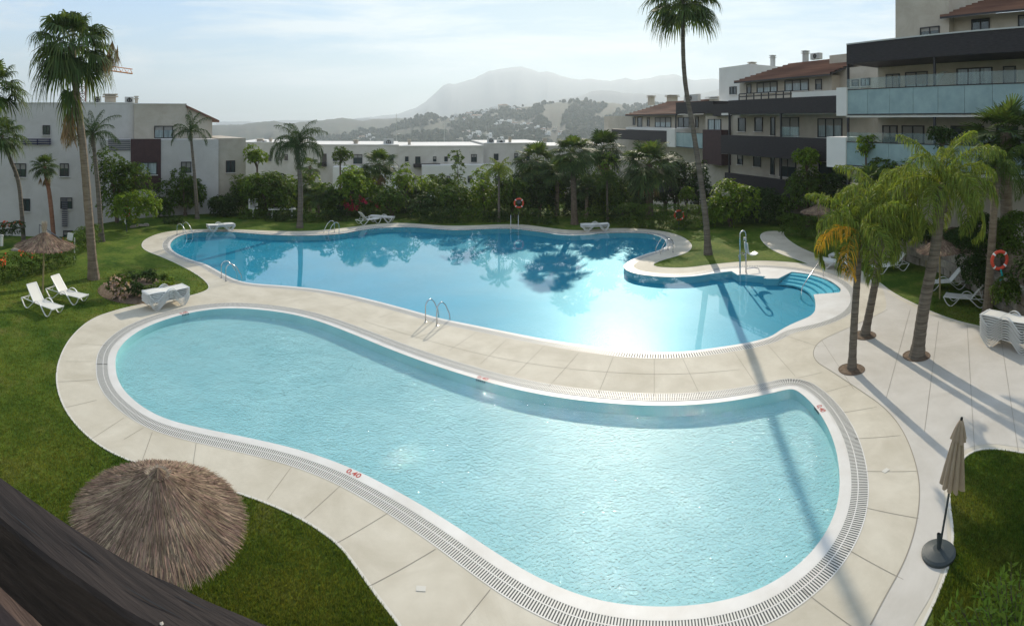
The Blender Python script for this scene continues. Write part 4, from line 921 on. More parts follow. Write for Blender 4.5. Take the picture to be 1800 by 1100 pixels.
def feather_mesh(seed, nf, Lf, m, name='crown', e0=80, e1=5, nl=46, ll=.5, sag=115, spear=True, azs=None):
    r = np.random.default_rng(seed); Q = []
    for i in range(nf):
        f = i / max(1, nf - 1); el = R(e0 + (e1 - e0) * f + r.uniform(-6, 6)); az = i * 2.39996 + r.uniform(-.3, .3) if azs is None else azs[i % len(azs)]
        L_ = Lf * r.uniform(.88, 1.1); sg = R(sag) * (.45 + .55 * min(1, f * 1.6 + .1)) * r.uniform(.85, 1.15); ho = np.array([math.cos(az), math.sin(az), 0]); side = np.array([-ho[1], ho[0], 0]); p = np.zeros(3); pts = [p]; dirs = []
        K = 16; cv = r.uniform(-.25, .25)
        for k in range(K):
            e = el - sg * ((k + .5) / K) ** 1.35; d = ho * math.cos(e) + np.array([0, 0, math.sin(e)]) + side * cv * k / K; d = nrm(d); dirs.append(d); p = p + d * L_ / K; pts.append(p)
        for k in range(K):
            w = .03 * (1 - k / K) + .006; up = np.cross(side, dirs[k])
            for s_ in (side, up): Q.append([pts[k] - s_ * w, pts[k] + s_ * w, pts[k + 1] + s_ * w * .9, pts[k + 1] - s_ * w * .9])
        for j in range(nl):
            s = .14 + .86 * (j + r.uniform(-.3, .3)) / nl; s = min(.995, s); k = int(s * K); u = s * K - k; b0 = pts[k] * (1 - u) + pts[min(K, k + 1)] * u; d = dirs[min(k, K - 1)]
            l = ll * math.sin(math.pi * min(1, (.25 + .72 * s))) ** .6 * r.uniform(.85, 1.15)
            for sd in (-1, 1):
                q = nrm(d * r.uniform(.35, .75) + side * sd * r.uniform(.45, .95) + np.array([0, 0, r.uniform(-.5, .35)])); g = r.uniform(.7, 1.25)
                bw = nrm(np.cross(q, r.normal(size=3))) * .0125
                p1 = b0 + q * l * .42; p2 = p1 + (q * .45 + np.array([0, 0, -g * .65])) * l * .42; p3 = p2 + (q * .12 + np.array([0, 0, -1.0])) * l * .33
                Q.append([b0 - bw * .5, b0 + bw * .5, p1 + bw, p1 - bw]); Q.append([p1 - bw, p1 + bw, p2 + bw * .9, p2 - bw * .9]); Q.append([p2 - bw * .9, p2 + bw * .9, p3 + bw * .2, p3 - bw * .2])
    V = np.array(Q).reshape(-1, 3); return quads_mesh(name, V, len(Q), m)
def palm_trunk(b, pts, r0, r1, m, root, flare=1.3, rings=True):
    """tube through world points pts (relative to b), slightly ringed"""
    P3 = [Vector(p) - b for p in pts]; out = []; K = 40
    def cat(p0, p1, p2, p3, t): return .5 * ((2 * p1) + (p2 - p0) * t + (2 * p0 - 5 * p1 + 4 * p2 - p3) * t * t + (3 * p1 - p0 - 3 * p2 + p3) * t ** 3)
    E_ = [P3[0] * 2 - P3[1]] + P3 + [P3[-1] * 2 - P3[-2]]; seg = len(P3) - 1
    for k in range(K + 1):
        s = k / K * seg; i = min(int(s), seg - 1); out.append(cat(E_[i], E_[i + 1], E_[i + 2], E_[i + 3], s - i))
    rs = [(r0 + (r1 - r0) * (k / K) ** .7) * (1 + (flare - 1) * max(0, 1 - k / K * 9)) * (1 + (.035 if k % 2 else -.02) * (1 if rings else 0)) for k in range(K + 1)]
    return MB().tube(out, rs, 12).build('trunk', m, root, smooth=False)
def palm(kind, base, top, label, r0=.2, r1=.13, mids=(), seed=1, tm='trunk', lm=None, cs=1.0, bz=0.0, bd=None, skirt=0, group=None, nf=None, yellow=None, **kw):
    """base, top: photo points of the foot and of the crown's heart"""
    if bd is None: b = G(base[0], base[1], bz)
    else: b = P(base[0], base[1], bd); b.z = bz
    d = b.to_2d().length; c = P(top[0], top[1], d); t = thing({'fan': 'fan_palm', 'queen': 'queen_palm'}[kind], b, 0, label, 'palm tree', group)
    pts = [b + Vector((0, 0, -.1))] + [P(x, y, d) for x, y in mids] + [c]
    palm_trunk(b, pts, r0, r1, M[tm], t)
    if kind == 'fan':
        me = fan_mesh(seed, nf or 34, .95 * cs, .92 * cs, M[lm or 'fan_leaf'], **kw); link('crown', me, t, c - b)
        if skirt: link('dead_fronds', skirt_mesh(seed, skirt, 1.5 * cs, .22 * cs, M['fan_dead']), t, c - b + Vector((0, 0, -.15)))
    else:
        me = feather_mesh(seed, nf or 17, 2.3 * cs, M[lm or 'feather'], **kw); link('crown', me, t, c - b)
        sh = MB().tube([(0, 0, -.75 * cs), (0, 0, -.3 * cs), (0, 0, .15)], [r1 * 1.0, r1 * 1.35, r1 * .7], 10).build('crownshaft', M['trunk_grey'] if tm != 'trunk_red' else M['bark'], t, loc=c - b)
        if yellow: link('yellow_fronds', feather_mesh(seed + 5, len(yellow), 2.3 * cs, M['feather_yellow'], 'yellow_fronds', e0=28, e1=12, nl=44, ll=.55, sag=150, azs=yellow), t, c - b)
    return t
# -- tall fan palms
pA = palm('fan', (165, 490), (126, 78), 'tallest fan palm on the lawn beside the shrub bed, with a dangling dead frond', .26, .16, mids=((158, 400), (146, 260), (134, 160)), seed=3, cs=1.4, nf=34, droop=.7, e0=80, e1=-52, nb=30)
def dead_bundle(t, c, az, L_, seed):
    r = np.random.default_rng(seed); V = skirt_mesh(seed, 9, L_, .1, M['fan_dead'], .15); o = link('dead_fronds', V, t, c)
dead_bundle(pA, P(121, 172, 26.4) - pA.location, 0, 2.2, 8); link('dead_fronds', skirt_mesh(21, 7, 1.9, .25, M['fan_dead'], .3), pA, P(190, 55, 26.2) - pA.location)
link('dead_fronds', fan_mesh(77, 2, .3, 1.1, M['fan_leaf'], e0=-60, e1=-75, droop=1.0), pA, P(121, 155, 26.4) - pA.location)
pB = palm('fan', (1245, 447), (1200, -2), 'very tall thin fan palm with a curved trunk on the lawn behind the lift', .22, .11, mids=((1240, 380), (1222, 250), (1203, 130)), seed=9, cs=1.38, nf=36, tm='trunk_grey', droop=.65, e0=70, e1=-45)
palm('fan', (44, 392), (2, 238), 'leaning fan palm cut by the left edge in front of the grey block', .17, .12, mids=((34, 330), (18, 280)), seed=12, cs=1.15, bz=-2.0, bd=38, tm='trunk_grey', droop=.6, lm='fan_leaf', nf=30)
palm('fan', (97, 415), (78, 292), 'short fan palm with a reddish trunk and some brown fronds near the left block', .19, .15, mids=((88, 350),), seed=14, cs=.72, bz=-2.0, bd=40, tm='trunk_red', skirt=4, nf=28)
palm('fan', (-60, 480), (-12, 150), 'fan palm whose fronds reach in from the left edge high above the hedge', .2, .15, seed=15, cs=1.2, bz=-.5, bd=29, nf=30, droop=.5)
# -- queen palms left and middle
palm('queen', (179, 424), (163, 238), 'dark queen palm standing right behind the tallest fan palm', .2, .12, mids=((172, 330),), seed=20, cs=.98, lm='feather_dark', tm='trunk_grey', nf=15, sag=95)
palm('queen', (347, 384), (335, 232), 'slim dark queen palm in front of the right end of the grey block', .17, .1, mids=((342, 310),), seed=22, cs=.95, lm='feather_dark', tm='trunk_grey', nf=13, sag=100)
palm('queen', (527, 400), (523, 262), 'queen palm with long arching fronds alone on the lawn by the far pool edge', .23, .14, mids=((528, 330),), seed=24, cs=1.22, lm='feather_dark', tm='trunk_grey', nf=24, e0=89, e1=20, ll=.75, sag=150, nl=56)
palm('queen', (877, 390), (877, 300), 'small light green queen palm on a thin stem at the far pool edge', .11, .07, seed=26, cs=.68, lm='feather_bright', tm='trunk_grey', nf=14)
palm('queen', (1068, 386), (1067, 318), 'small queen palm on a thin pale stem right of the bare-trunked fan palm', .1, .07, seed=27, cs=.62, lm='feather', tm='trunk_grey', nf=13)
# -- fan palms of the far border
palm('fan', (1010, 394), (1006, 268), 'fan palm with a straight dark trunk mirrored in the middle of the pool', .27, .17, seed=30, cs=1.15, tm='bark', nf=40, e1=-55)
palm('fan', (667, 372), (666, 288), 'fan palm with a brown skirt of dead leaves in front of the long cream block', .2, .16, seed=31, cs=1.08, bz=-1.5, bd=48, skirt=12, nf=28)
palm('fan', (545, 372), (545, 292), 'small brown fan palm half hidden behind the arching queen palm', .18, .14, seed=32, cs=.8, bz=-2.5, bd=52, skirt=14, nf=14, lm='fan_leaf')
palm('fan', (946, 376), (943, 282), 'dark fan palm with a shaggy brown skirt left of the mirrored fan palm', .25, .2, seed=33, cs=1.3, bz=-1, bd=46, skirt=18, nf=32, lm='fan_leaf')
palm('fan', (1062, 372), (1060, 262), 'dark fan palm behind and right of the mirrored fan palm', .22, .18, seed=34, cs=1.3, bz=-1, bd=47, skirt=12, nf=32, lm='leaf_dark')
palm('fan', (978, 380), (980, 300), 'low fan palm squeezed between the two tall ones of the far border', .2, .16, seed=35, cs=1.05, bz=-.5, bd=44, nf=26)
palm('fan', (1142, 380), (1141, 288), 'broad fan palm with a thick trunk above the clipped hedge', .34, .26, seed=36, cs=1.55, bz=-.5, bd=42.5, tm='bark', skirt=10, nf=42)
palm('fan', (560, 388), (557, 345), 'low stemless fan palm behind the arching queen palm trunk', .2, .16, seed=37, cs=.78, bz=-.5, bd=43, nf=26, e1=-10)
palm('fan', (1030, 384), (1032, 330), 'low young fan palm under the dark ones', .15, .12, seed=38, cs=.75, bz=-.5, bd=43, nf=22, e1=-20)
# -- three queen palms in round openings of the plaza
def pit(px, py, r):
    c = G(px, py); o = MB().lathe([(0, .001), (r * .5, .03), (r * .93, .005)], (0, 0, 0), 28).lathe([(r * .93, .002), (r, .012), (r * 1.06, .002)], (0, 0, 0), 28).build('tree_pit', M['soil'], loc=(c.x, c.y, .022)); tag(o, kind='structure')
pit(1497, 650, .40); pit(1519, 590, .42); pit(1611, 626, .44)
q1 = palm('queen', (1497, 650), (1510, 408), 'slimmest queen palm of the plaza with a hanging yellow frond and a dark ringed trunk', .135, .10, mids=((1502, 560), (1508, 470)), seed=40, cs=.90, lm='feather_bright', tm='trunk_grey', nf=17, nl=90, e0=75, e1=5, ll=.62, sag=150, yellow=[3.3, 3.7])
q2 = palm('queen', (1519, 590), (1552, 362), 'middle queen palm of the plaza, leaning right with light green feathery fronds', .17, .11, mids=((1534, 520), (1548, 440)), seed=43, cs=1.08, lm='feather_bright', tm='trunk_grey', nf=18, nl=92, ll=.68, sag=150, e1=0)
q3 = palm('queen', (1611, 628), (1656, 328), 'biggest queen palm of the plaza with a thick leaning ringed trunk', .24, .16, mids=((1624, 540), (1645, 430)), seed=45, cs=1.14, lm='feather_bright', tm='trunk_grey', nf=19, nl=96, ll=.72, sag=150, e1=0)
palm('fan', (1770, 400), (1768, 232), 'spiky fan palm in front of the aqua balcony glass at the right edge', .3, .25, seed=50, cs=1.15, bz=0.2, bd=23.5, nf=40, droop=.12, lm='fan_leaf', e1=-50)
palm('fan', (1880, 400), (1850, 250), 'fan palm reaching in from the right edge below the balconies', .3, .25, seed=51, cs=1.1, bz=0.2, bd=23, nf=30, droop=.15)
palm('fan', (1535, 420), (1530, 318), 'pale fan palm behind the middle plaza palm', .2, .16, seed=52, cs=.78, bz=0, bd=29, nf=24, lm='feather', droop=.3)
palm('queen', (1735, 430), (1752, 300), 'queen palm behind the plaza group with drooping olive fronds', .2, .14, seed=53, cs=.95, bz=0, bd=21.5, nf=17, lm='feather', nl=50, sag=130)
# -- broadleaf trees: px, top, bottom, width, distance
TR = [
 (205, 262, 385, 92, 41, 'leaf', 'leafy tree with rosettes of light leaves in front of the brown wall panel', 61, -1.5, {}),
 (235, 333, 398, 84, 38, 'leaf_light', 'round bright green bush beside the first life ring post', 62, 0, dict(leaf=.2, trunk=False)),
 (325, 296, 388, 84, 44, 'leaf', 'small spreading tree left of the slim queen palm', 63, 0, {}),
 (392, 336, 386, 66, 44, 'leaf_dark', 'dark clipped round bush in front of the block corner', 64, 0, dict(leaf=.16, trunk=False)),
 (285, 345, 388, 50, 43.5, 'leaf', 'low loose shrub left of the dark clipped bush', 65, 0, dict(trunk=False)),
 (472, 286, 388, 100, 44, 'leaf', 'large dense tree right of the grey block and left of the lone queen palm', 66, 0, dict(lobes=12)),
 (452, 257, 300, 46, 46, 'leaf_light', 'tufted tree top rising over the large dense tree', 67, -1, {}),
 (598, 258, 292, 40, 56, 'leaf', 'small round-headed tree on a forked stem before the long block', 68, -3, {}),
 (612, 292, 388, 78, 44, 'leaf_light', 'bright bushy tree left of the red flowering shrub', 69, 0, {}),
 (575, 320, 392, 54, 43, 'leaf', 'olive green bush beneath the low fan palm', 70, 0, dict(trunk=False)),
 (712, 284, 350, 44, 45, 'leaf_light', 'upright tree right of the skirted fan palm', 71, -1, {}),
 (690, 325, 392, 66, 43, 'leaf', 'bushy tree between the red shrub and the far loungers', 72, 0, {}),
 (742, 335, 394, 66, 43, 'leaf_dark', 'dark green shrub behind the far pool edge, right of the loungers', 73, 0, dict(trunk=False)),
 (805, 271, 324, 30, 48, 'leaf', 'narrow column-shaped tree before the long cream block', 74, -2, dict(shape='column')),
 (800, 315, 394, 72, 43, 'leaf', 'broad leafy tree below the column-shaped tree', 75, 0, {}),
 (852, 305, 392, 60, 43.5, 'leaf_light', 'fresh green tree left of the small light queen palm', 76, 0, {}),
 (905, 308, 395, 64, 43, 'leaf', 'dense tree behind the second life ring', 77, 0, {}),
 (948, 318, 392, 62, 43.5, 'leaf_dark', 'dark tree below the shaggy fan palm', 78, 0, {}),
 (1012, 335, 392, 54, 44, 'leaf_dark', 'shadowy shrub beside the mirrored palm trunk', 79, 0, dict(trunk=False)),
 (1092, 322, 392, 58, 43, 'leaf', 'loose tree behind the white lounger stack of the far side', 80, 0, {}),
 (1045, 300, 345, 50, 52, 'leaf_dark', 'dark tree top beneath the right-hand dark fan palm', 81, -2, {}),
 (1170, 320, 365, 60, 47, 'leaf_dark', 'shaded tree under the broad fan palm', 82, -1, {}),
 (1206, 322, 366, 34, 43, 'leaf_light', 'small light green tree touching the tall curved trunk', 83, 0, {}),
 (1284, 306, 402, 92, 39.5, 'leaf_light', 'round light green tree on the lawn before the dark balconies', 84, 0, dict(lobes=12)),
 (1418, 250, 305, 50, 39, 'leaf_light', 'bright tree top in front of the lower dark balcony', 85, 0, {}),
 (1420, 292, 380, 88, 39.5, 'leaf', 'big tree with golden leaf tips left of the white balcony end', 86, 0, dict(lobes=12)),
 (1470, 290, 390, 66, 38, 'leaf_dark', 'dark tree in the shade below the white balcony end', 87, 0, {}),
 (1522, 236, 276, 40, 31, 'leaf_light', 'bright leaf tuft standing against the lower balcony glass', 88, 0, {}),
 (1560, 262, 345, 110, 31, 'leaf', 'wide leafy tree behind the plaza palms', 89, 0, dict(lobes=12)),
 (1655, 215, 260, 58, 27, 'leaf_dark', 'dark potted shrub seen on the lower balcony', 90, 5.1, dict(leaf=.14)),
 (1112, 286, 392, 60, 47, 'leaf_dark', 'tall dark tree against the far wing wall', 201, -1, {}),
 (1186, 262, 372, 60, 47, 'leaf_dark', 'tall shaded tree left of the tall curved trunk', 202, -1, {}),
 (1228, 285, 385, 50, 45, 'leaf_dark', 'dark tree behind the tall curved trunk', 203, -1, {}),
 (1330, 320, 385, 60, 42, 'leaf_dark', 'shadowed tree beneath the lower dark balcony', 204, -1, {}),
 (1378, 345, 402, 44, 40, 'leaf', 'olive shrub right of the pale path end', 205, 0, dict(trunk=False)),
 (1500, 335, 420, 66, 33, 'leaf', 'loose tree behind the slim plaza palm', 206, 0, {}),
 (640, 300, 350, 40, 50, 'leaf', 'open tree left of the skirted fan palm', 207, -2, {}),
 (760, 300, 345, 40, 50, 'leaf', 'slender tree between the column-shaped tree and the upright tree', 208, -2, {}),
 (1352, 335, 398, 50, 40, 'leaf_dark', 'dark shrub left of the pale path end', 91, 0, dict(trunk=False)),
 (1322, 352, 398, 44, 41, 'leaf_dark', 'dark low shrub at the foot of the round light green tree', 92, 0, dict(trunk=False)),
]
for (px, pt, pb, w, d, m, lab, sd, bz, kw) in TR:
    kw = dict(kw); isb = kw.get('trunk') is False
    tree(px, pt, pb, w, d, M[m], lab, 'shrub' if isb else 'tree', 'shrub' if isb else 'broadleaf_tree', seed=sd, base=max(bz, 0) if isb else bz, group='trees and shrubs of the far border', **kw)
rr = random.Random(31); FL = []
for i in range(34):
    px = 432 + i * 20.5 + rr.uniform(-6, 6); top = rr.uniform(294, 326) - (16 if px > 880 else 0); dd = rr.uniform(44.5, 48)
    m_ = ['leaf', 'leaf_light', 'leaf', 'leaf_dark', 'leaf_light'][i % 5]; lab = {'leaf': 'medium green filler shrub deep in the far border', 'leaf_dark': 'dark green filler shrub deep in the far border', 'leaf_light': 'fresh green filler shrub deep in the far border'}[m_]
    FL.append((tree(px, top, 392, rr.uniform(40, 56), dd, M[m_], lab, 'shrub', 'shrub', seed=300 + i, leaf=.24, trunk=False, group='filler shrubs of the far border', dens=.8), px))
uniquify(FL)
# -- low border shrubs along the far edge
LOW = [(305,392,8,34,'between the lounger stack and the slim queen palm'),(445,384,14,44,'under the large dense tree'),(500,388,16,60,'left of the lone queen palm foot'),(545,390,16,44,'right of the lone queen palm foot'),(590,388,18,50,'behind the second pool ladder'),(640,378,22,40,'under the red blossoms'),(770,392,26,56,'at the inward curve of the far edge'),(825,391,24,56,'left of the small light queen palm'),(870,389,18,40,'at the foot of the small light queen palm'),(925,393,26,44,'under the second life ring'),(960,394,24,40,'left of the mirrored trunk foot'),(1040,394,28,30,'behind the white lounger stack'),(1085,392,30,40,'left end of the clipped hedge')]
for i, (px, pb, h, w, where) in enumerate(LOW):
    d = H * F / (pb - HY) if pb > 380 else 44
    tree(px, pb - h, pb + 1, w, min(d, 45), M[['leaf_dark', 'leaf'][i % 2]], 'low dark border shrub ' + where if i % 2 == 0 else 'low green border shrub ' + where, 'shrub', 'shrub', seed=120 + i, leaf=.15, trunk=False, group='low shrubs along the far border', dpt=1.2, shape='box', dens=.8)
tree(622, 338, 372, 42, 43.2, M['leaf'], 'shrub covered with crimson blossoms', 'shrub', 'flowering_shrub', seed=130, trunk=False, flowers='red_flower', nfl=110)
tree(668, 342, 368, 36, 43.5, M['leaf'], 'smaller shrub with dull red blossoms below the skirted fan palm', 'shrub', 'flowering_shrub', seed=131, trunk=False, flowers='red_flower', nfl=60)
# -- hedges
def hedge(a, b, h, w, m, label, seed, leaf=.13, dens=1.0, flowers=None, z=0.0, nfl=60):
    p, q = G(*a), G(*b); c = (p + q) / 2; L_ = (q - p).length; t = thing('hedge', (c.x, c.y, z), math.atan2(q.y - p.y, q.x - p.x), label, 'hedge')
    me, Ls = crown_mesh('foliage', L_, w, h, seed, M[m], leaf, dens, shape='box'); link('foliage', me, t, (0, 0, h / 2))
    if flowers:
        r = np.random.default_rng(seed); v = np.stack([r.uniform(-.48, .48, nfl) * L_, r.uniform(-.45, .45, nfl) * w, h * r.uniform(.8, 1.02, nfl)], 1); k = 6
        Vq = leafquads(np.repeat(v, k, 0) + r.normal(size=(nfl * k, 3)) * .07, r.normal(size=(nfl * k, 3)), r.normal(size=(nfl * k, 3)), np.full(nfl * k, .13), np.full(nfl * k, .1)); link('blossom', quads_mesh('blossom', Vq, nfl * k, M[flowers]), t)
    return t
hedge((1090, 399), (1238, 403), 1.75, 1.3, 'leaf', 'long clipped hedge behind the far right pool corner', 140, dens=1.3)
hedge((1378, 412), (1448, 424), 1.5, 1.1, 'leaf', 'clipped hedge between the pale path and the small thatched parasol', 141)
hedge((-60, 512), (126, 462), 1.25, 1.2, 'leaf', 'long hedge with orange blossoms behind the left thatched parasol', 142, flowers='orange_flower', dens=1.0, nfl=34)
hedge((-70, 424), (40, 411), .9, 1.2, 'leaf_dark', 'lower hedge with orange blossoms at the far left edge', 143, flowers='orange_flower', nfl=16)
hedge((128, 448), (168, 428), 1.3, 1.2, 'leaf', 'short hedge beside the steps behind the tallest palm', 144)
# -- shrub bed on the lawn
def bed():
    c = G(246, 510); o = MB().lathe([(0, .05), (1.4, .045), (1.95, .0)], (0, 0, 0), 32).build('planting_bed', M['soil'], loc=(c.x, c.y, 0.01)); tag(o, kind='structure')
    for i, (px, pb, h, w, m, fl, lab) in enumerate([(207,523,44,46,'leaf','pink_flower','shrub with pale dry blossoms at the left of the lawn bed'),(236,522,30,42,'leaf_dark',None,'dark round shrub at the front left of the lawn bed'),(262,524,26,38,'leaf',None,'low shrub at the front middle of the lawn bed'),(288,512,20,32,'leaf_light',None,'low light shrub at the right end of the lawn bed'),(262,496,22,34,'leaf_dark',None,'dark shrub at the back of the lawn bed'),(232,496,22,34,'leaf_dark',None,'dark shrub at the back left of the lawn bed'),(289,500,20,24,'leaf',None,'small shrub at the back right of the lawn bed'),(302,506,20,16,'leaf_light',None,'yellowish tuft at the right tip of the lawn bed')]):
        d = H * F / (pb - HY); tree(px, pb - h, pb, w, d, M[m], lab, 'shrub', 'shrub', seed=150 + i, leaf=.12, trunk=False, flowers=fl, nfl=50, lobes=7)
bed()
# -- shrubs over the stone bank at the right, and the bush in the lower right corner
for i, (px, pt, pb, w, d, m, lab) in enumerate([(1722,366,470,90,23.5,'leaf_dark','big dark shrub over the stone bank left of the life ring'),(1778,362,450,80,22,'leaf','big green shrub over the stone bank at the right edge'),(1720,440,520,64,22.6,'leaf_dark','trailing dark shrub below the life ring on the stone bank'),(1772,488,548,56,20.2,'leaf','leafy shrub at the foot of the bank behind the tall lounger stack'),(1830,400,540,90,20,'leaf_dark','dark shrub beyond the right edge of the bank'),(1610,385,432,70,27.5,'leaf_dark','dark shrub on the stone wall behind the middle plaza palm'),(1560,378,430,70,29,'leaf','green shrub on the stone wall behind the yellow frond'),(1505,372,430,60,31,'leaf_dark','dark shrub behind the slim plaza palm'),(1685,395,440,60,25,'leaf_dark','dark shrub behind the thatched parasol on the right')]):
    c_ = P(px, pb, d); tree(px, pt, pb, w, d, M[m], lab, 'shrub', 'shrub', seed=170 + i, base=0, leaf=.13, trunk=False, lobes=11, group='shrubs over the stone bank')
def corner_bush():
    r = np.random.default_rng(5); t = thing('leafy_bush', (5.75, 4.25, 0), 0, 'bright leafy bush rising into the lower right corner below the closed parasol', 'shrub'); st = MB(); PB = []; DD = []
    for i in range(150):
        a = r.uniform(0, 6.28); q = r.uniform(0, 1) ** .6; x, y = q * 1.15 * math.cos(a) * 1.35, q * 1.0 * math.sin(a); h = r.uniform(1.0, 1.6) * (1 - .3 * q) * (1 - .22 * max(0, y)); b = Vector((x * .4, y * .4, 0)); top = Vector((x, y, h)); st.tube([b, (b + top) / 2 + Vector((0, 0, .2)), top], [.012, .009, .004], 4)
        for k in range(30):
            s = .35 + .65 * k / 29; p = b.lerp(top, s); PB.append((p.x, p.y, p.z)); q2 = k * 2.4; DD.append((math.cos(q2), math.sin(q2), r.uniform(.2, .9)))
    st.build('stem', M['bark'], t); PB = np.array(PB); DD = np.array(DD); n = len(PB)
    link('foliage', quads_mesh('foliage', leafquads(PB, DD, r.normal(size=(n, 3)) * .4 + [0, 0, 1], r.uniform(.09, .17, n), r.uniform(.03, .055, n)), n, M['leaf_light']), t)
corner_bush()
# ------------------------------------------------------------------ objects
M['resin'] = mat('white_resin', (0.66, 0.655, 0.62), 0.38, spec=.4, col2=(0.66, 0.66, 0.64), scale=3)
M['sling'] = mat('lounger_panel', (0.66, 0.64, 0.58), 0.6, bump=.15, bscale=60)
M['straw'] = mat('heather_thatch', (0.145, 0.093, 0.062), 0.95, island=0.55, col2=(0.28, 0.20, 0.135), scale=2.5)
M['straw_pale'] = mat('pale_thatch', (0.42, 0.35, 0.26), 0.95, island=0.35)
M['pole_wood'] = mat('round_wood_pole', (0.30, 0.25, 0.12), 0.8, col2=(0.22, 0.18, 0.10), scale=4, stretch=(1, 1, .2))
M['ring_red'] = mat('life_ring_red', (0.60, 0.07, 0.03), 0.55, col2=(0.50, 0.06, 0.03), scale=4); M['rope'] = mat('white_rope', (0.7, 0.7, 0.68), .8); M['teal'] = mat('teal_rope', (0.02, 0.33, 0.33), .8)
M['beam'] = mat('dark_beam_wood', (0.013, 0.010, 0.009), 0.75, col2=(0.042, 0.031, 0.026), scale=5, stretch=(1.1, 16, 16), bump=.7, bscale=7, disp=.004, spec=.2, ramp=(.3, .75))
M['beam_low'] = mat('brown_board', (0.09, 0.06, 0.05), 0.8, col2=(0.13, 0.09, 0.075), scale=5, stretch=(.4, 6, 6), bump=.3)
M['cloth'] = mat('taupe_canvas', (0.33, 0.25, 0.175), 0.9, bump=.3, bscale=80, col2=(0.38, 0.30, 0.215), scale=3, transl=.12)
M['base_grey'] = mat('dark_base', (0.045, 0.055, 0.055), 0.5, bump=.2, bscale=40)
M['stone'] = mat('wall_stone', (0.20, 0.17, 0.13), 0.95, col2=(0.34, 0.30, 0.24), scale=2.5, bump=.8, bscale=9, island=.2)
M['mark_red'] = mat('red_tile_mark', (0.42, 0.06, 0.04), .5); M['mark_dark'] = mat('dark_tile_mark', (0.03, 0.05, 0.06), .5)
# sun loungers
WAVE = [(0.0, .36), (.04, .29), (.20, .08), (.33, .0), (.45, .03), (.72, .28), (.92, .44), (1.06, .46), (1.20, .40), (1.42, .14), (1.56, .01), (1.66, .0), (1.78, .10), (1.88, .28), (1.91, .36)]
def smooth_pts(p, k=3):
    for _ in range(k):
        q = [p[0]]
        for a, b in zip(p[:-1], p[1:]): q += [(a[0] * .75 + b[0] * .25, a[1] * .75 + b[1] * .25), (a[0] * .25 + b[0] * .75, a[1] * .25 + b[1] * .75)]
        p = q + [p[-1]]
        if len(p) > 44: break
    return p
def swept(mb, prof, y0, y1, th):
    """profile (x,z) as a flat band between y0 and y1 of thickness th"""
    n = len(prof); vs = []
    for i, (x, z) in enumerate(prof):
        a = prof[max(0, i - 1)]; b = prof[min(n - 1, i + 1)]; t = Vector((b[0] - a[0], 0, b[1] - a[1])).normalized(); nv = Vector((-t.z, 0, t.x)) * th / 2
        for s, y in ((1, y0), (1, y1), (-1, y1), (-1, y0)): vs.append((x + nv.x * s, y, z + nv.z * s))
    fs = [(0, 1, 2, 3), (4 * n - 1, 4 * n - 2, 4 * n - 3, 4 * n - 4)]
    for i in range(n - 1):
        for k in range(4): fs.append((4 * i + k, 4 * i + 4 + k, 4 * i + 4 + (k + 1) % 4, 4 * i + (k + 1) % 4))
    mb.add(vs, fs)
def make_lounger(angle, label, loc, rz, group='white sun loungers', stacked=False):
    t = thing('sun_lounger', loc, rz, label, 'sun lounger', group); pr = smooth_pts(WAVE, 2)
    for s in (-1, 1):
        m = MB(); swept(m, pr, s * .30, s * .35, .024); m.build('side_frame', M['resin'], t)
        r_ = MB(); swept(r_, [(.0, .352), (.6, .34), (1.3, .33), (1.9, .352)], s * .25, s * .298, .022); r_.build('side_rail', M['resin'], t)
    st = MB(); swept(st, smooth_pts([(.74, .335), (1.1, .315), (1.5, .33), (1.86, .352), (1.93, .33)], 2), -.248, .248, .018); st.build('seat', M['sling'], t)
    MB().box((1.915, 0, .345), (.05, .64, .04)).build('cross_bar', M['resin'], t); MB().box((.02, 0, .345), (.04, .6, .035)).build('cross_bar', M['resin'], t)
    a = R(angle); back = MB(); L_ = .78; pf = [(0, 0), (.25, .015), (.55, .01), (L_, -.02)]
    pts = [(.74 - x * math.cos(a) - z * math.sin(a), .345 + x * math.sin(a) + z * math.cos(a)) for x, z in pf]; swept(back, pts, -.225, .225, .014); bo = back.build('backrest', M['sling'], t)
    rim = MB()
    for s in (-1, 1): swept(rim, pts, s * .226, s * .28, .03)
    ex = pts[-1]; rim.tube([(ex[0], -.27, ex[1]), (ex[0], .27, ex[1])], .024, 6); rim.build('backrest_rim', M['resin'], bo)
    if angle > 15:
        for s in (-1, 1): MB().tube([(.74 - .5 * math.cos(a), s * .2, .345 + .5 * math.sin(a)), (.30, s * .2, .35)], .012, 5).build('support_strut', M['resin'], t)
    return t
def lz(head, foot, z=0.0):
    p, q = G(head[0], head[1], .3), G(foot[0], foot[1], .3); d = (q - p); c = (p + q) / 2; a = math.atan2(d.y, d.x); return (c.x - .95 * math.cos(a), c.y - .95 * math.sin(a), z), a
for head, foot, ang, lab in (((48, 522), (101, 543), 52, 'white lounger with raised back nearest the left edge under the thatched parasol'), ((88, 506), (148, 523), 50, 'white lounger with raised back on the far side of the left parasol pole'),
        ((630, 388), (664, 384), 48, 'white lounger with raised back on the grass by the far pool edge'), ((1592, 462), (1537, 470), 42, 'white lounger with raised back behind the middle plaza palm'),
        ((1702, 493), (1622, 497), 48, 'white lounger with raised back behind the thick plaza palm'), ((1744, 525), (1658, 520), 50, 'white lounger with raised back just behind the tallest lounger stack')):
    loc, a = lz(head, foot); make_lounger(ang, lab, loc, a)
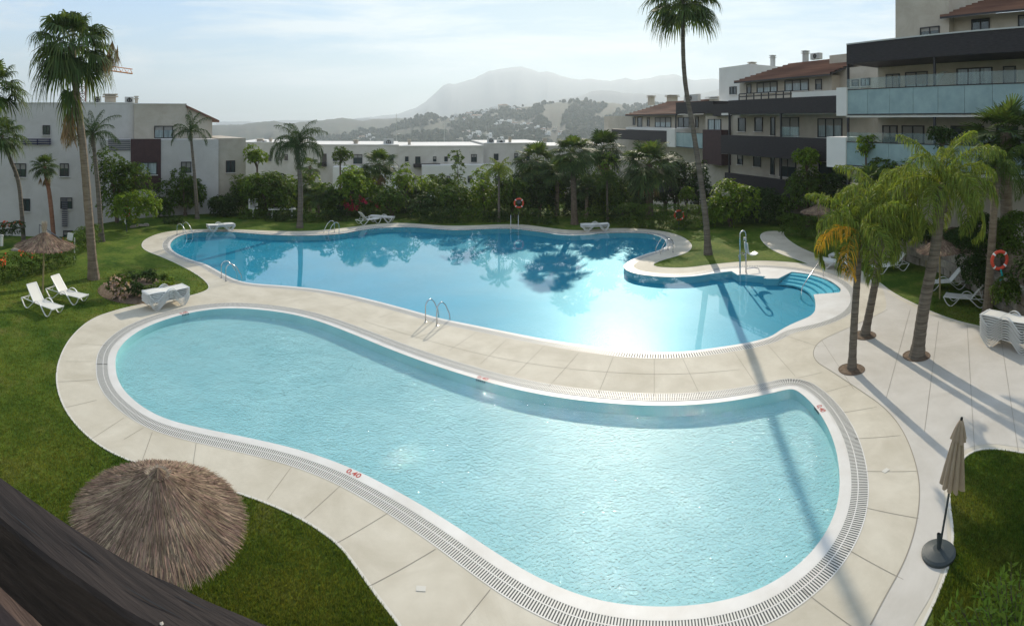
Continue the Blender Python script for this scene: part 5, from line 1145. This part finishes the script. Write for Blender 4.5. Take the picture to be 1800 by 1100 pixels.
def stack(head, foot, n, where, dz=.072):
    loc, a = lz(head, foot); names = {0: 'bottom', n - 1: 'top'}
    nth = ['', 'second', 'third', 'fourth', 'fifth', 'sixth', 'seventh', 'eighth', 'ninth']
    base = None
    for k in range(n):
        lab = 'flat white lounger, %s of the stack %s' % (names.get(k, nth[k] + ' from the bottom' if k else ''), where)
        l2 = (loc[0] + .006 * math.sin(k * 2.1), loc[1] + .006 * math.cos(k * 1.7), k * dz)
        if base is None: base = make_lounger(0, lab, l2, a, 'loungers stacked ' + where)
        else: copy_tree(base, l2, a + .006 * math.sin(k * 3.3), lab)
stack((248, 533), (333, 517), 6, 'beside the small pool edge')
stack((412, 397), (364, 400), 3, 'at the far left pool edge')
stack((650, 381), (692, 384), 2, 'under the far border trees')
stack((1020, 399), (1071, 397), 3, 'right of the mirrored palm')
stack((1447, 459), (1500, 467), 2, 'behind the steps handrail')
stack((1466, 450), (1512, 455), 2, 'half hidden by the slim palm')
stack((1721, 582), (1828, 606), 9, 'at the plaza edge', .086)
# thatched parasols
def thatch(base, zr, rad, hc, label, seed, n=2600, pole=.04, tilt=0, tuft=.35, lean=(0, 0), loc=None, bw=.011):
    b = loc or G(*base); t = thing('thatched_parasol', b, 0, label, 'parasol', 'thatched parasols'); r = np.random.default_rng(seed)
    MB().tube([(-lean[0], -lean[1], -.1), (0, 0, zr + hc * .8)], [pole, pole * .9], 10).build('pole', M['pole_wood'], t)
    def prof(q): return zr + hc * (1 - q) ** 1.25 * 1.0      # slightly concave cone
    cone = MB().lathe([(rad * q, prof(q)) for q in (.02, .1, .25, .45, .7, .97)] + [(rad * .97, prof(.97) - .05), (rad * .6, prof(.6) - .06), (rad * .05, prof(.05) - .1)], (0, 0, 0), 40); cn = cone.build('canopy', M['straw'], t, smooth=True)
    q = r.uniform(.0, 1, n) ** .55; q = np.where(r.uniform(0, 1, n) < .5, np.minimum(1, np.floor(q * 9) / 9 + r.uniform(.0, .035, n)), q); az = r.uniform(0, 6.283, n); bl = r.uniform(.16, .36, n) * (rad / 1.3) * (.55 + .45 * q) * np.where(q > .9, .55, 1)
    o = np.stack([np.cos(az), np.sin(az), np.zeros(n)], 1); zq = zr + hc * (1 - q) ** 1.25; zq2 = zr + hc * (1 - np.minimum(1, q + .08)) ** 1.25; sl = nrm(o * rad * .08 + np.array([0, 0, 1.0]) * (zq2 - zq)[:, None]); sl = np.where((q > .92)[:, None], nrm(o * .9 + np.array([0, 0, -.35])), sl)
    p = o * (q * rad)[:, None] + np.array([0, 0, 1.0]) * (zq + r.uniform(.0, .035, n))[:, None]; side = np.stack([-o[:, 1], o[:, 0], np.zeros(n)], 1)
    d = nrm(sl + side * r.normal(size=(n, 1)) * .10 + np.array([0, 0, 1.0]) * r.uniform(-.02, .05, (n, 1))); W = (side * math.cos(.4) + np.array([0, 0, 1.0]) * r.uniform(-.5, .5, (n, 1))) * bw * r.uniform(.6, 1.5, (n, 1)); s = bl[:, None]
    V = np.stack([p - W, p + W, p + d * s + W * .3, p + d * s - W * .3], 1).reshape(-1, 3); link('straw', quads_mesh('straw', V, n, M['straw']), cn)
    m = int(n * .06) + 60; az = r.uniform(0, 6.283, m); o = np.stack([np.cos(az), np.sin(az), np.zeros(m)], 1); hh = r.uniform(.3, 1, (m, 1)); W = np.stack([-o[:, 1], o[:, 0], np.zeros(m)], 1) * bw * .7
    p = o * r.uniform(.01, .07, (m, 1)) + np.array([0, 0, zr + hc * .82]); e = p + o * r.uniform(-.03, .16, (m, 1)) * hh + np.array([0, 0, 1.0]) * hh * (tuft + hc * .18)
    link('tuft', quads_mesh('tuft', np.stack([p - W * 2, p + W * 2, e + W * .3, e - W * .3], 1).reshape(-1, 3), m, M['straw_pale']), cn); return t
a1 = A(278); d1 = (H - 2.2) * F / 690.0
thatch(None, 2.2, 1.14, .62, 'big thatched parasol on the grass just beyond the dark balcony beam', 1, n=34000, loc=Vector((d1 * math.sin(a1), d1 * math.cos(a1), 0)), tuft=-.03, bw=.0065)
thatch((78, 516), 2.17, 1.28, .62, 'thatched parasol with a tall straw tuft over the two loungers on the left', 2, n=5200, lean=(.12, .0), tuft=.5, bw=.016)
thatch((1439, 441), 2.35, 1.02, .48, 'small dark thatched parasol in front of the hedge near the path', 3, n=2600, tuft=.3, bw=.02)
thatch((1652, 526), 2.17, 1.0, .55, 'thatched parasol behind the thickest plaza palm by the stone wall', 4, n=3600, tuft=.3, bw=.016)
thatch((1628, 470), 2.0, .8, .4, 'thatched parasol mostly hidden left of the thick plaza palm', 5, n=2200, tuft=.2, bw=.018)
# dark hut roof behind the clipped hedge
def hut():
    c = P(1157, 400, 47.5); c.z = -.4; t = thing('garden_hut', c, .2, 'dark pyramid roofed garden hut behind the clipped hedge', 'hut')
    MB().add([(-1.7, -1.7, 2.1), (1.7, -1.7, 2.1), (1.7, 1.7, 2.1), (-1.7, 1.7, 2.1), (0, 0, 3.3)], [(0, 1, 4), (1, 2, 4), (2, 3, 4), (3, 0, 4), (0, 3, 2, 1)]).build('roof', M['clad'], t)
    for x in (-1.3, 1.3):
        for y in (-1.3, 1.3): MB().box((x, y, 1.06), (.12, .12, 2.12)).build('post', M['bark'], t)
hut()
# pool ladders: two hoops each, rooted in the deck and going down into the water
def ladder(f1, f2, wat, label, ht=.82, gap=None):
    a, b = G(*f1), G(*f2); c = (a + b) / 2; w = G(*wat); dr = (w - c); dr.z = 0; side = (b - a); side.z = 0; side.normalize(); dr = dr - side * dr.dot(side); dr.normalize()
    hw = min(.34, max(.22, (b - a).length / 2)); t = thing('pool_ladder', (c.x, c.y, 0.012), math.atan2(dr.y, dr.x), label, 'pool ladder', 'pool ladders')
    for s in (-1, 1):
        pts = [(0, s * hw, 0), (0, s * hw, ht * .55)] + [(.26 - .26 * math.cos(q), s * hw, ht * .72 + .28 * ht * math.sin(q)) for q in (0.2, .7, 1.2, 1.57, 1.9)] + [(.55, s * hw, ht * .78), (.80, s * hw, ht * .28), (.84, s * hw, .02), (.84, s * hw, -.9)]
        h = MB().tube(pts, .021, 8).build('handrail', M['steel'], t, smooth=True); MB().lathe([(.05, 0), (.05, .02), (.022, .03)], (0, s * hw, 0), 12).build('flange', M['steel'], h)
    for z in (-.2, -.5, -.8): MB().box((.84, 0, z), (.09, hw * 2, .03)).build('rung', M['steel'], t)
ladder((389, 489), (397, 495), (414, 481), 'steel pool ladder at the near edge on the left, beside the lawn tip')
ladder((748, 567), (768, 573), (785, 556), 'biggest steel pool ladder in the middle of the strip between the pools')
ladder((587, 408), (597, 412), (606, 420), 'steel pool ladder at the far edge right of the lone queen palm')
ladder((311, 414), (322, 411), (330, 424), 'steel pool ladder at the rounded left end of the big pool')
ladder((898, 400), (911, 400), (903, 410), 'dark steel pool ladder at the far edge below the second life ring', ht=.95)
ladder((1183, 444), (1174, 440), (1150, 436), 'steel pool ladder at the far right lobe of the big pool')
# curved handrail over the bay steps
def steprail():
    a, b = G(1447, 486), G(1408, 512); t = thing('steps_handrail', (a.x, a.y, 0), 0, 'bent steel handrail going down the curved pool steps', 'handrail'); d = b - a
    MB().tube([(0, 0, -.1), (.0, .0, .75), (-.04, .0, .92), (d.x * .06, d.y * .06, .95), (d.x * .65, d.y * .65, .45), (d.x * .95, d.y * .95, .15), (d.x, d.y, -.1), (d.x, d.y, -.9)], .022, 8).build('rail', M['steel'], t, smooth=True)
steprail()
def lift():
    c = G(1306, 480); t = thing('pool_lift', (c.x, c.y, 0), 0, 'steel pool lift with a tall arched tube and a small white seat', 'pool lift')
    arch = [(-.17, 0, -.5), (-.17, 0, 1.95)] + [(-.17 * math.cos(q), 0, 1.95 + .22 * math.sin(q)) for q in (.5, 1.0, 1.57, 2.1, 2.6)] + [(.17, 0, 1.95), (.17, 0, -.5)]
    MB().tube(arch, .038, 8).build('arch', M['steel'], t, smooth=True); MB().tube([(-.17, .0, .5), (-.17, .18, .9), (.17, .18, .9), (.17, .0, .5)], .025, 6).tube([(-.17, -.06, .0), (-.17, -.06, .95)], .02, 6).build('brace', M['steel'], t)
    MB().tube([(.17, 0, .2), (.62, -.05, .22), (.86, -.08, .15), (.92, -.08, -.12)], .025, 6).build('foot_bar', M['steel'], t)
    s = MB(); swept(s, smooth_pts([(.26, 1.5), (.28, 1.2), (.34, .95), (.46, .86), (.72, .86), (.86, .94)], 2), -.02, .42, .035); s.build('seat', M['resin'], t)
    MB().tube([(.0, .2, 1.0), (.3, .2, .9)], .03, 6).build('seat_arm', M['steel'], t); MB().box((.1, 0, 1.75), (.12, .12, .14)).build('motor', M['metal_grey'], t)
lift()
# life rings
def ring(px, py, d, label, r=.33, post=None, rope=None, tilt=0.0):
    c = P(px, py, d); f = Matrix.Rotation(-A(px) + tilt, 3, 'Z') @ Matrix.Rotation(R(90), 3, 'X'); t = thing('life_ring', c, 0, label, 'life ring', 'life rings round the pool')
    MB().torus((0, 0, 0), r, .065, f).build('ring', M['ring_red'], t, smooth=True)
    for q in (.78, 2.35, 3.93, 5.5): MB().add(*_band(f, r, q)).build('ring_band', M['rope'], t)
    if rope: MB().tube([(0, -.05, -r), (.03, -.1, -r - .22), (-.06, -.08, -r - .42), (.08, -.1, -r - .5), (.03, -.1, -r - .25)], .035, 6).build('rope', M[rope], t)
    if post: p = thing('life_ring_post', (c.x, c.y + .1, post[0]), 0, post[1], 'post'); MB().tube([(0, 0, 0), (0, 0, c.z - post[0] + .45)], .035, 8).build('pole', M['base_grey'], p); MB().box((0, -.03, c.z - post[0] + .1), (.3, .04, .3)).build('board', M['base_grey'], p)
def _band(f, r, q):
    vs = []; m = 10
    for i, a in enumerate((q - .1, q + .1)):
        for j in range(m):
            b = 2 * math.pi * j / m; vs.append(f @ Vector(((r + .07 * math.cos(b)) * math.cos(a), (r + .07 * math.cos(b)) * math.sin(a), .07 * math.sin(b))))
    return vs, [(j, (j + 1) % m, m + (j + 1) % m, m + j) for j in range(m)]
ring(221, 372, 37.5, 'faded red life ring on a post beside the bright bush on the left', post=(0, 'dark post carrying the faded left life ring'), rope='rope')
ring(912, 357, 40.5, 'red life ring in the shade above the dark ladder', post=(0, 'dark post carrying the shaded middle life ring'))
ring(1194, 378, 38.4, 'dark red life ring hanging before the clipped hedge', post=(0, 'dark post in front of the clipped hedge'))
ring(1757, 457, 20.6, 'bright red life ring with a teal rope over the stone bank', rope='teal', tilt=.5)
# closed canvas parasol on the plaza edge
def closed_parasol():
    b = G(1650, 974, .02); t = thing('closed_parasol', b, 0, 'closed taupe canvas parasol in a round dark base on the plaza edge', 'parasol')
    MB().lathe([(0, .11), (.1, .11), (.27, .07), (.31, .04), (.31, 0), (0, 0)], (0, 0, 0), 32).build('base', M['base_grey'], t, smooth=False); MB().lathe([(.035, .09), (.035, .36), (.03, .37)], (0, 0, 0), 12).tube([(.03, 0, .33), (.09, 0, .33)], .015, 6).build('socket', M['base_grey'], t)
    dt = P(1690, 738, b.to_2d().length + .05) - b; dt = Vector((dt.x, dt.y, dt.z)); ax = dt.normalized(); L_ = dt.length; Rm = Vector((0, 0, 1)).rotation_difference(ax).to_matrix()
    MB().tube([(0, 0, 0), ax * L_], .021, 10).build('pole', M['base_grey'], t); MB().lathe([(0.0, .06), (.02, .05), (.028, .02), (.015, 0), (.03, -.02)], (0, 0, 0), 10).build('finial', M['black'], t, loc=ax * L_, rot=Rm.to_euler())
    def folded(z0, z1, r0, r1, nf, amp, seed, name, twist=.3, hem=.05):
        rr = random.Random(seed); n = nf * 8; rows = 22; vs = []; fs = []; ph = [rr.uniform(.6, 1.25) for _ in range(nf)]; hm = [rr.uniform(-1, 1) for _ in range(nf)]
        for i in range(rows):
            s = i / (rows - 1)
            for k in range(n):
                q = 2 * math.pi * k / n; fi = int(k / 8) % nf; w = abs(math.sin(q * nf / 2)) ** .7; rad = (r0 + (r1 - r0) * s ** .8) * (1 - amp * (1 - w) * min(1, s * 2 + .15)) * (1 + (ph[fi] - 1) * w * s * .9); q2 = q + twist * s
                vs.append(Rm @ Vector((rad * math.cos(q2), rad * math.sin(q2), z0 + (z1 - z0) * s + hem * hm[fi] * w * s)))
        for i in range(rows - 1):
            for k in range(n): fs.append((i * n + k, i * n + (k + 1) % n, (i + 1) * n + (k + 1) % n, (i + 1) * n + k))
        return MB().add(vs, fs).build(name, M['cloth'], t, smooth=True)
    folded(L_ - .02, L_ - 1.18, .03, .235, 8, .52, 4, 'canopy', .25, .07); folded(L_ - .0, L_ - .36, .028, .165, 8, .35, 6, 'vent_flap', .1, .03)
closed_parasol()
# depth marks on the coping
def marks():
    for (px, py, body, rot, lab, ticks) in ((626, 833, '0,40', -.33, 'red 0,40 depth number at the near left edge of the small pool', False), (851, 664, '0,40', None, 'red 0,40 depth number with dark ticks at the inner edge of the small pool', True), (332, 554, '0,40', None, 'red 0,40 depth number at the far left end of the small pool', True), (1437, 722, '0,40', None, 'red 0,40 depth number at the right corner of the small pool', True)):
        p = G(px, py); i = min(range(len(small_l)), key=lambda k: (small_l[k] - p.to_2d()).length); tg = (small_l[(i + 3) % len(small_l)] - small_l[i - 3]).normalized(); out = Vector((tg.y, -tg.x)); c = small_l[i] + out * .12
        far = out.y > 0 or px > 1400; a = math.atan2(tg.y, tg.x); a = a + (math.pi if far else 0)
        t = thing('depth_mark', (c.x, c.y, .0085), a, lab, 'depth mark', 'depth numbers on the small pool edge')
        cu = bpy.data.curves.new('number', 'FONT'); cu.body = body; cu.size = .21; cu.align_x = 'CENTER'; cu.align_y = 'CENTER'; cu.offset = .004; tmp = bpy.data.objects.new('number', cu); me = bpy.data.meshes.new_from_object(tmp); me.materials.clear(); me.materials.append(M['mark_red']); bpy.data.objects.remove(tmp); link('number', me, t, (0, 0, .002))
        if ticks:
            for j in range(5): MB().box((-.14 + .07 * j, (-.13 if far else .13), -.03), (.03, .012, .07)).build('tick', M['mark_dark'], t)
marks()
for (px, py) in ((711, 741), (757, 737), (770, 761)): c = G(px, py, -.36); MB().lathe([(0, .012), (.07, .012), (.09, 0)], (c.x, c.y, -.36), 16).build('floor_drain', M['base_grey'], pool_s)
for (px, py) in ((1557, 828), (740, 1036), (1300, 461)): c = G(px, py); MB().box((c.x, c.y, .0165), (.16, .1, .006), rz=.1).build('inspection_cover', M['joint_pale'], deck)
# dark timber balcony rail right in front of the camera
def balcony():
    t = thing('balcony_rail', (0, 0, 0), 0, 'weathered dark timber balcony rail crossing the lower left corner', 'balcony rail')
    zt = H - .6; p0 = Vector((-.74, .487, zt)); p1 = Vector((-.335, .535, zt)); d = (p1 - p0).normalized(); a = p0 - d * 1.6; b = p1 + d * .42; n = Vector((-d.y, d.x, 0)); L_ = (b - a).length; K = 60; w = .068; h = .105; rr = random.Random(3); vs = []; fs = []
    prof = [(-w / 2 + .004, 0), (-w / 2, -.006), (-w / 2, -h + .006), (-w / 2 + .004, -h), (w / 2 - .004, -h), (w / 2, -h + .006), (w / 2, -.006), (w / 2 - .004, 0)]
    for i in range(K + 1):
        c = a + d * L_ * i / K
        for u, z in prof: vs.append(c + n * (u + rr.uniform(-.0012, .0012)) + Vector((0, 0, z + rr.uniform(-.001, .001))))
    m = len(prof)
    for i in range(K):
        for k in range(m): fs.append((i * m + k, i * m + (k + 1) % m, (i + 1) * m + (k + 1) % m, (i + 1) * m + k))
    MB().add([v + n * .0 for v in vs], fs).build('top_rail', M['beam'], t)
    rr = random.Random(9)
    for k, (s, u) in enumerate(((.352, -.024),)):
        q = p0 + d * s + n * u; fl = MB(); m_ = 7; ra = rr.uniform(.0015, .0045); vv = [(ra * rr.uniform(.6, 1.3) * math.cos(6.283 * j / m_), ra * rr.uniform(.5, 1.1) * math.sin(6.283 * j / m_), .0) for j in range(m_)]
        fl.add([(x_, y_, 0) for x_, y_, _ in vv] + [(0, 0, .0008)], [(j, (j + 1) % m_, m_) for j in range(m_)]); fl.build('paint_fleck', M['wall_cream'], t, loc=q + Vector((0, 0, .0018)))
    for s, u, l in ((-.1, .01, .09), (.05, -.014, .12), (.17, .006, .08), (.27, -.006, .11), (.34, .016, .06), (.44, -.01, .1)):
        q = p0 + d * s + n * u; e_ = q + d * l + n * rr.uniform(-.004, .004); m_ = (q + e_) / 2; MB().add([q + Vector((0, 0, .0016)), m_ + n * .0011 + Vector((0, 0, .0016)), e_ + Vector((0, 0, .0016)), m_ - n * .0011 + Vector((0, 0, .0016))], [(0, 3, 2, 1)]).build('crack', M['black'], t)
    lo = MB(); c = (a + b) / 2 - n * .06; lo.box((c.x, c.y, zt - h - .055), (L_, .17, .05), rot=Matrix.Rotation(math.atan2(d.y, d.x), 3, 'Z')); lo.build('lower_board', M['beam_low'], t)
    c = (a + b) / 2
    for s in (-.46, .47): q = c + d * L_ * s; MB().box((q.x, q.y, zt - .58), (.07, .06, 1.0)).build('post', M['beam'], t)
    s_ = MB().box((1.0, -1.6, H - 1.85), (9.0, 4.2, .3)).build('terrace_floor', M['wall_cream']); tag(s_, kind='structure')
balcony()
# stone retaining wall on the right
def stonewall():
    line = [G(1545, 447), G(1600, 458), G(1650, 474), G(1700, 500), G(1745, 528), G(1800, 566), G(1900, 640)]; rr = random.Random(8); t = thing('stone_wall', (0, 0, 0), 0, 'low wall of rough stone blocks at the foot of the right bank behind the loungers', 'wall'); mb = MB()
    for a, b in zip(line[:-1], line[1:]):
        L_ = (b - a).length; d = (b - a).normalized(); rz = math.atan2(d.y, d.x)
        for row in range(3):
            s = -rr.random() * .4
            while s < L_:
                w = rr.uniform(.5, .95); h = .42; c = a + d * (s + w / 2) + Vector((-d.y, d.x, 0)) * rr.uniform(-.06, .06); bl = MB().box((0, 0, 0), (w * .97, .5, h * .96)); M3 = Matrix.Rotation(rz, 3, 'Z')
                v8 = [c + M3 @ (Vector(v) * rr.uniform(.88, 1.05)) + Vector((0, 0, row * h + h / 2 - .03)) for v in bl.v]; mb.add(v8, bl.f); s += w
    mb.build('stonework', M['stone'], t); bk = MB()
    for a, b in zip(line[:-1], line[1:]):
        d = (b - a).normalized(); n = Vector((-d.y, d.x, 0)); n = n if n.dot(Vector((a.x, a.y, 0))) > 0 else -n
        q = [a + n * .2, b + n * .2, b + n * 3.5, a + n * 3.5]; bk.add([(v.x, v.y, 1.15 + (.35 if i > 1 else 0)) for i, v in enumerate(q)], [(0, 1, 2, 3)])
    o = bk.build('bank_soil', M['soil']); tag(o, kind='structure')
stonewall()
# white cabinet, stone table, gate sign and steps railing beyond the lawn
def extras():
    c = P(445, 379, 43.5); t = thing('garden_cabinet', (c.x, c.y, 0), -A(445), 'white slatted metal cabinet on a post by the dark round bush', 'cabinet')
    z0, z1 = .65, 1.45; MB().box((0, 0, (z0 + z1) / 2), (.75, .35, z1 - z0)).build('body', M['resin'], t); f = MB()
    for k in range(7): f.box((0, -.19, z0 + .12 + k * .09), (.55, .02, .045))
    f.build('louvre', M['slat'], t); MB().box((0, 0, z0 / 2), (.12, .12, z0)).build('post', M['resin'], t)
    c = P(495, 386, 43); t = thing('garden_table', (c.x, c.y, 0), -A(495) + .12, 'flat white table top standing behind low dark shrubs near the lone queen palm', 'table')
    MB().box((0, 0, .74), (2.2, 1.0, .06)).build('tabletop', M['resin'], t)
    for x in (-.8, .8): MB().box((x, 0, .355), (.1, .6, .71)).build('leg', M['resin'], t)
    c = G(131, 457); t = thing('gate_sign', (c.x, c.y, 0), -A(131), 'small white notice panel on a pale post by the lawn gate', 'sign')
    MB().tube([(0, 0, 0), (0, 0, 1.25)], .03, 8).build('post', M['metal_grey'], t); MB().box((-.25, .05, 1.3), (.32, .03, .42), rot=Matrix.Rotation(.15, 3, 'Y')).build('panel', M['resin'], t)
    c = G(105, 436); t = thing('steps_railing', (c.x, c.y, 0), -A(100), 'thin dark railing running down the steps beside the grey block', 'railing')
    MB().tube([(-1.3, 1.5, 1.15), (.3, .3, .35)], .035, 6).tube([(.3, .3, .35), (1.0, 0, .4)], .035, 6).build('rail', M['slat'], t)
    for x, y, h in ((-1.3, 1.5, 1.15), (-.5, .9, .75), (.3, .3, .35), (1.0, 0, .4)): MB().tube([(x, y, -1.0), (x, y, h)], .022, 6).build('post', M['slat'], t)
    c = G(3, 432); t = thing('bollard', (c.x, c.y, 0), 0, 'short white bollard at the left edge between the hedges', 'bollard'); MB().tube([(0, 0, 0), (0, 0, .6)], .09, 12).build('post', M['resin'], t); MB().lathe([(0, .1), (.11, .08), (.12, 0), (0, 0)], (0, 0, .6), 12).build('cap', M['metal_grey'], t)
    rr = random.Random(4)
    for i, (px, py) in enumerate(((236, 399), (246, 397), (257, 396), (30, 440), (46, 437), (60, 433))):
        c = G(px, py); v = MB().lathe([(0, .12), (.28, .1), (.4, .02), (.38, -.05)], (0, 0, 0), 9); o = v.build('rock', M['stone'], None, loc=(c.x, c.y, .02), rot=(0, 0, rr.random() * 6)); o.scale = (1.0, .6, 1)
        tag(o, ['flat pale rock under the left life ring', 'flat rock in the middle below the left life ring', 'flat rock right of the left life ring', 'pale rock behind the left hedge', 'middle pale rock behind the left hedge', 'pale rock nearest the parasol behind the left hedge'][i], 'rock')
extras()

# ---- grass blades on the nearer lawn and along the deck edge: one mass
def grass():
    r = np.random.default_rng(11); N_ = 260000; px = np.concatenate([r.uniform(-30, 720, N_ * 3 // 4), r.uniform(1640, 1830, N_ // 4)]); py = 1120 - (1120 - 470) * r.uniform(0, 1, N_) ** 1.1
    a = (px - 900) / F; d = H * F / (py - HY); x = d * np.sin(a); y = d * np.cos(a)
    poly_ = resample(deck_l, .35); X = np.array([p.x for p in poly_]); Y = np.array([p.y for p in poly_]); c = np.zeros(N_, bool)
    for i in range(len(X)):
        x0, y0, x1, y1 = X[i - 1], Y[i - 1], X[i], Y[i]
        if y0 == y1: continue
        c ^= ((y0 > y) != (y1 > y)) & (x < (x1 - x0) * (y - y0) / (y1 - y0) + x0)
    k = ~c; x, y, d = x[k], y[k], d[k]; n = len(x); q = r.uniform(0, 6.283, n); hgt = r.uniform(.025, .06, n); w = .0035 * (1 + d / 9); ln = r.uniform(.3, .9, n) * hgt; q2 = r.uniform(0, 6.283, n)
    b = np.stack([x, y, np.zeros(n)], 1); s = np.stack([np.cos(q) * w, np.sin(q) * w, np.zeros(n)], 1); t = b + np.stack([np.cos(q2) * ln, np.sin(q2) * ln, hgt], 1)
    o = link('grass', quads_mesh('grass', np.stack([b - s, b + s, t + s * .2, t - s * .2], 1).reshape(-1, 3), n, M['blade'])); tag(o, kind='stuff')
M['blade'] = mat('grass_blade', (0.060, 0.105, 0.012), 0.7, island=0.5, transl=0.4, col2=(0.13, 0.15, 0.024), scale=.45, coord='World', ramp=(.38, .64), spec=.2)
grass()
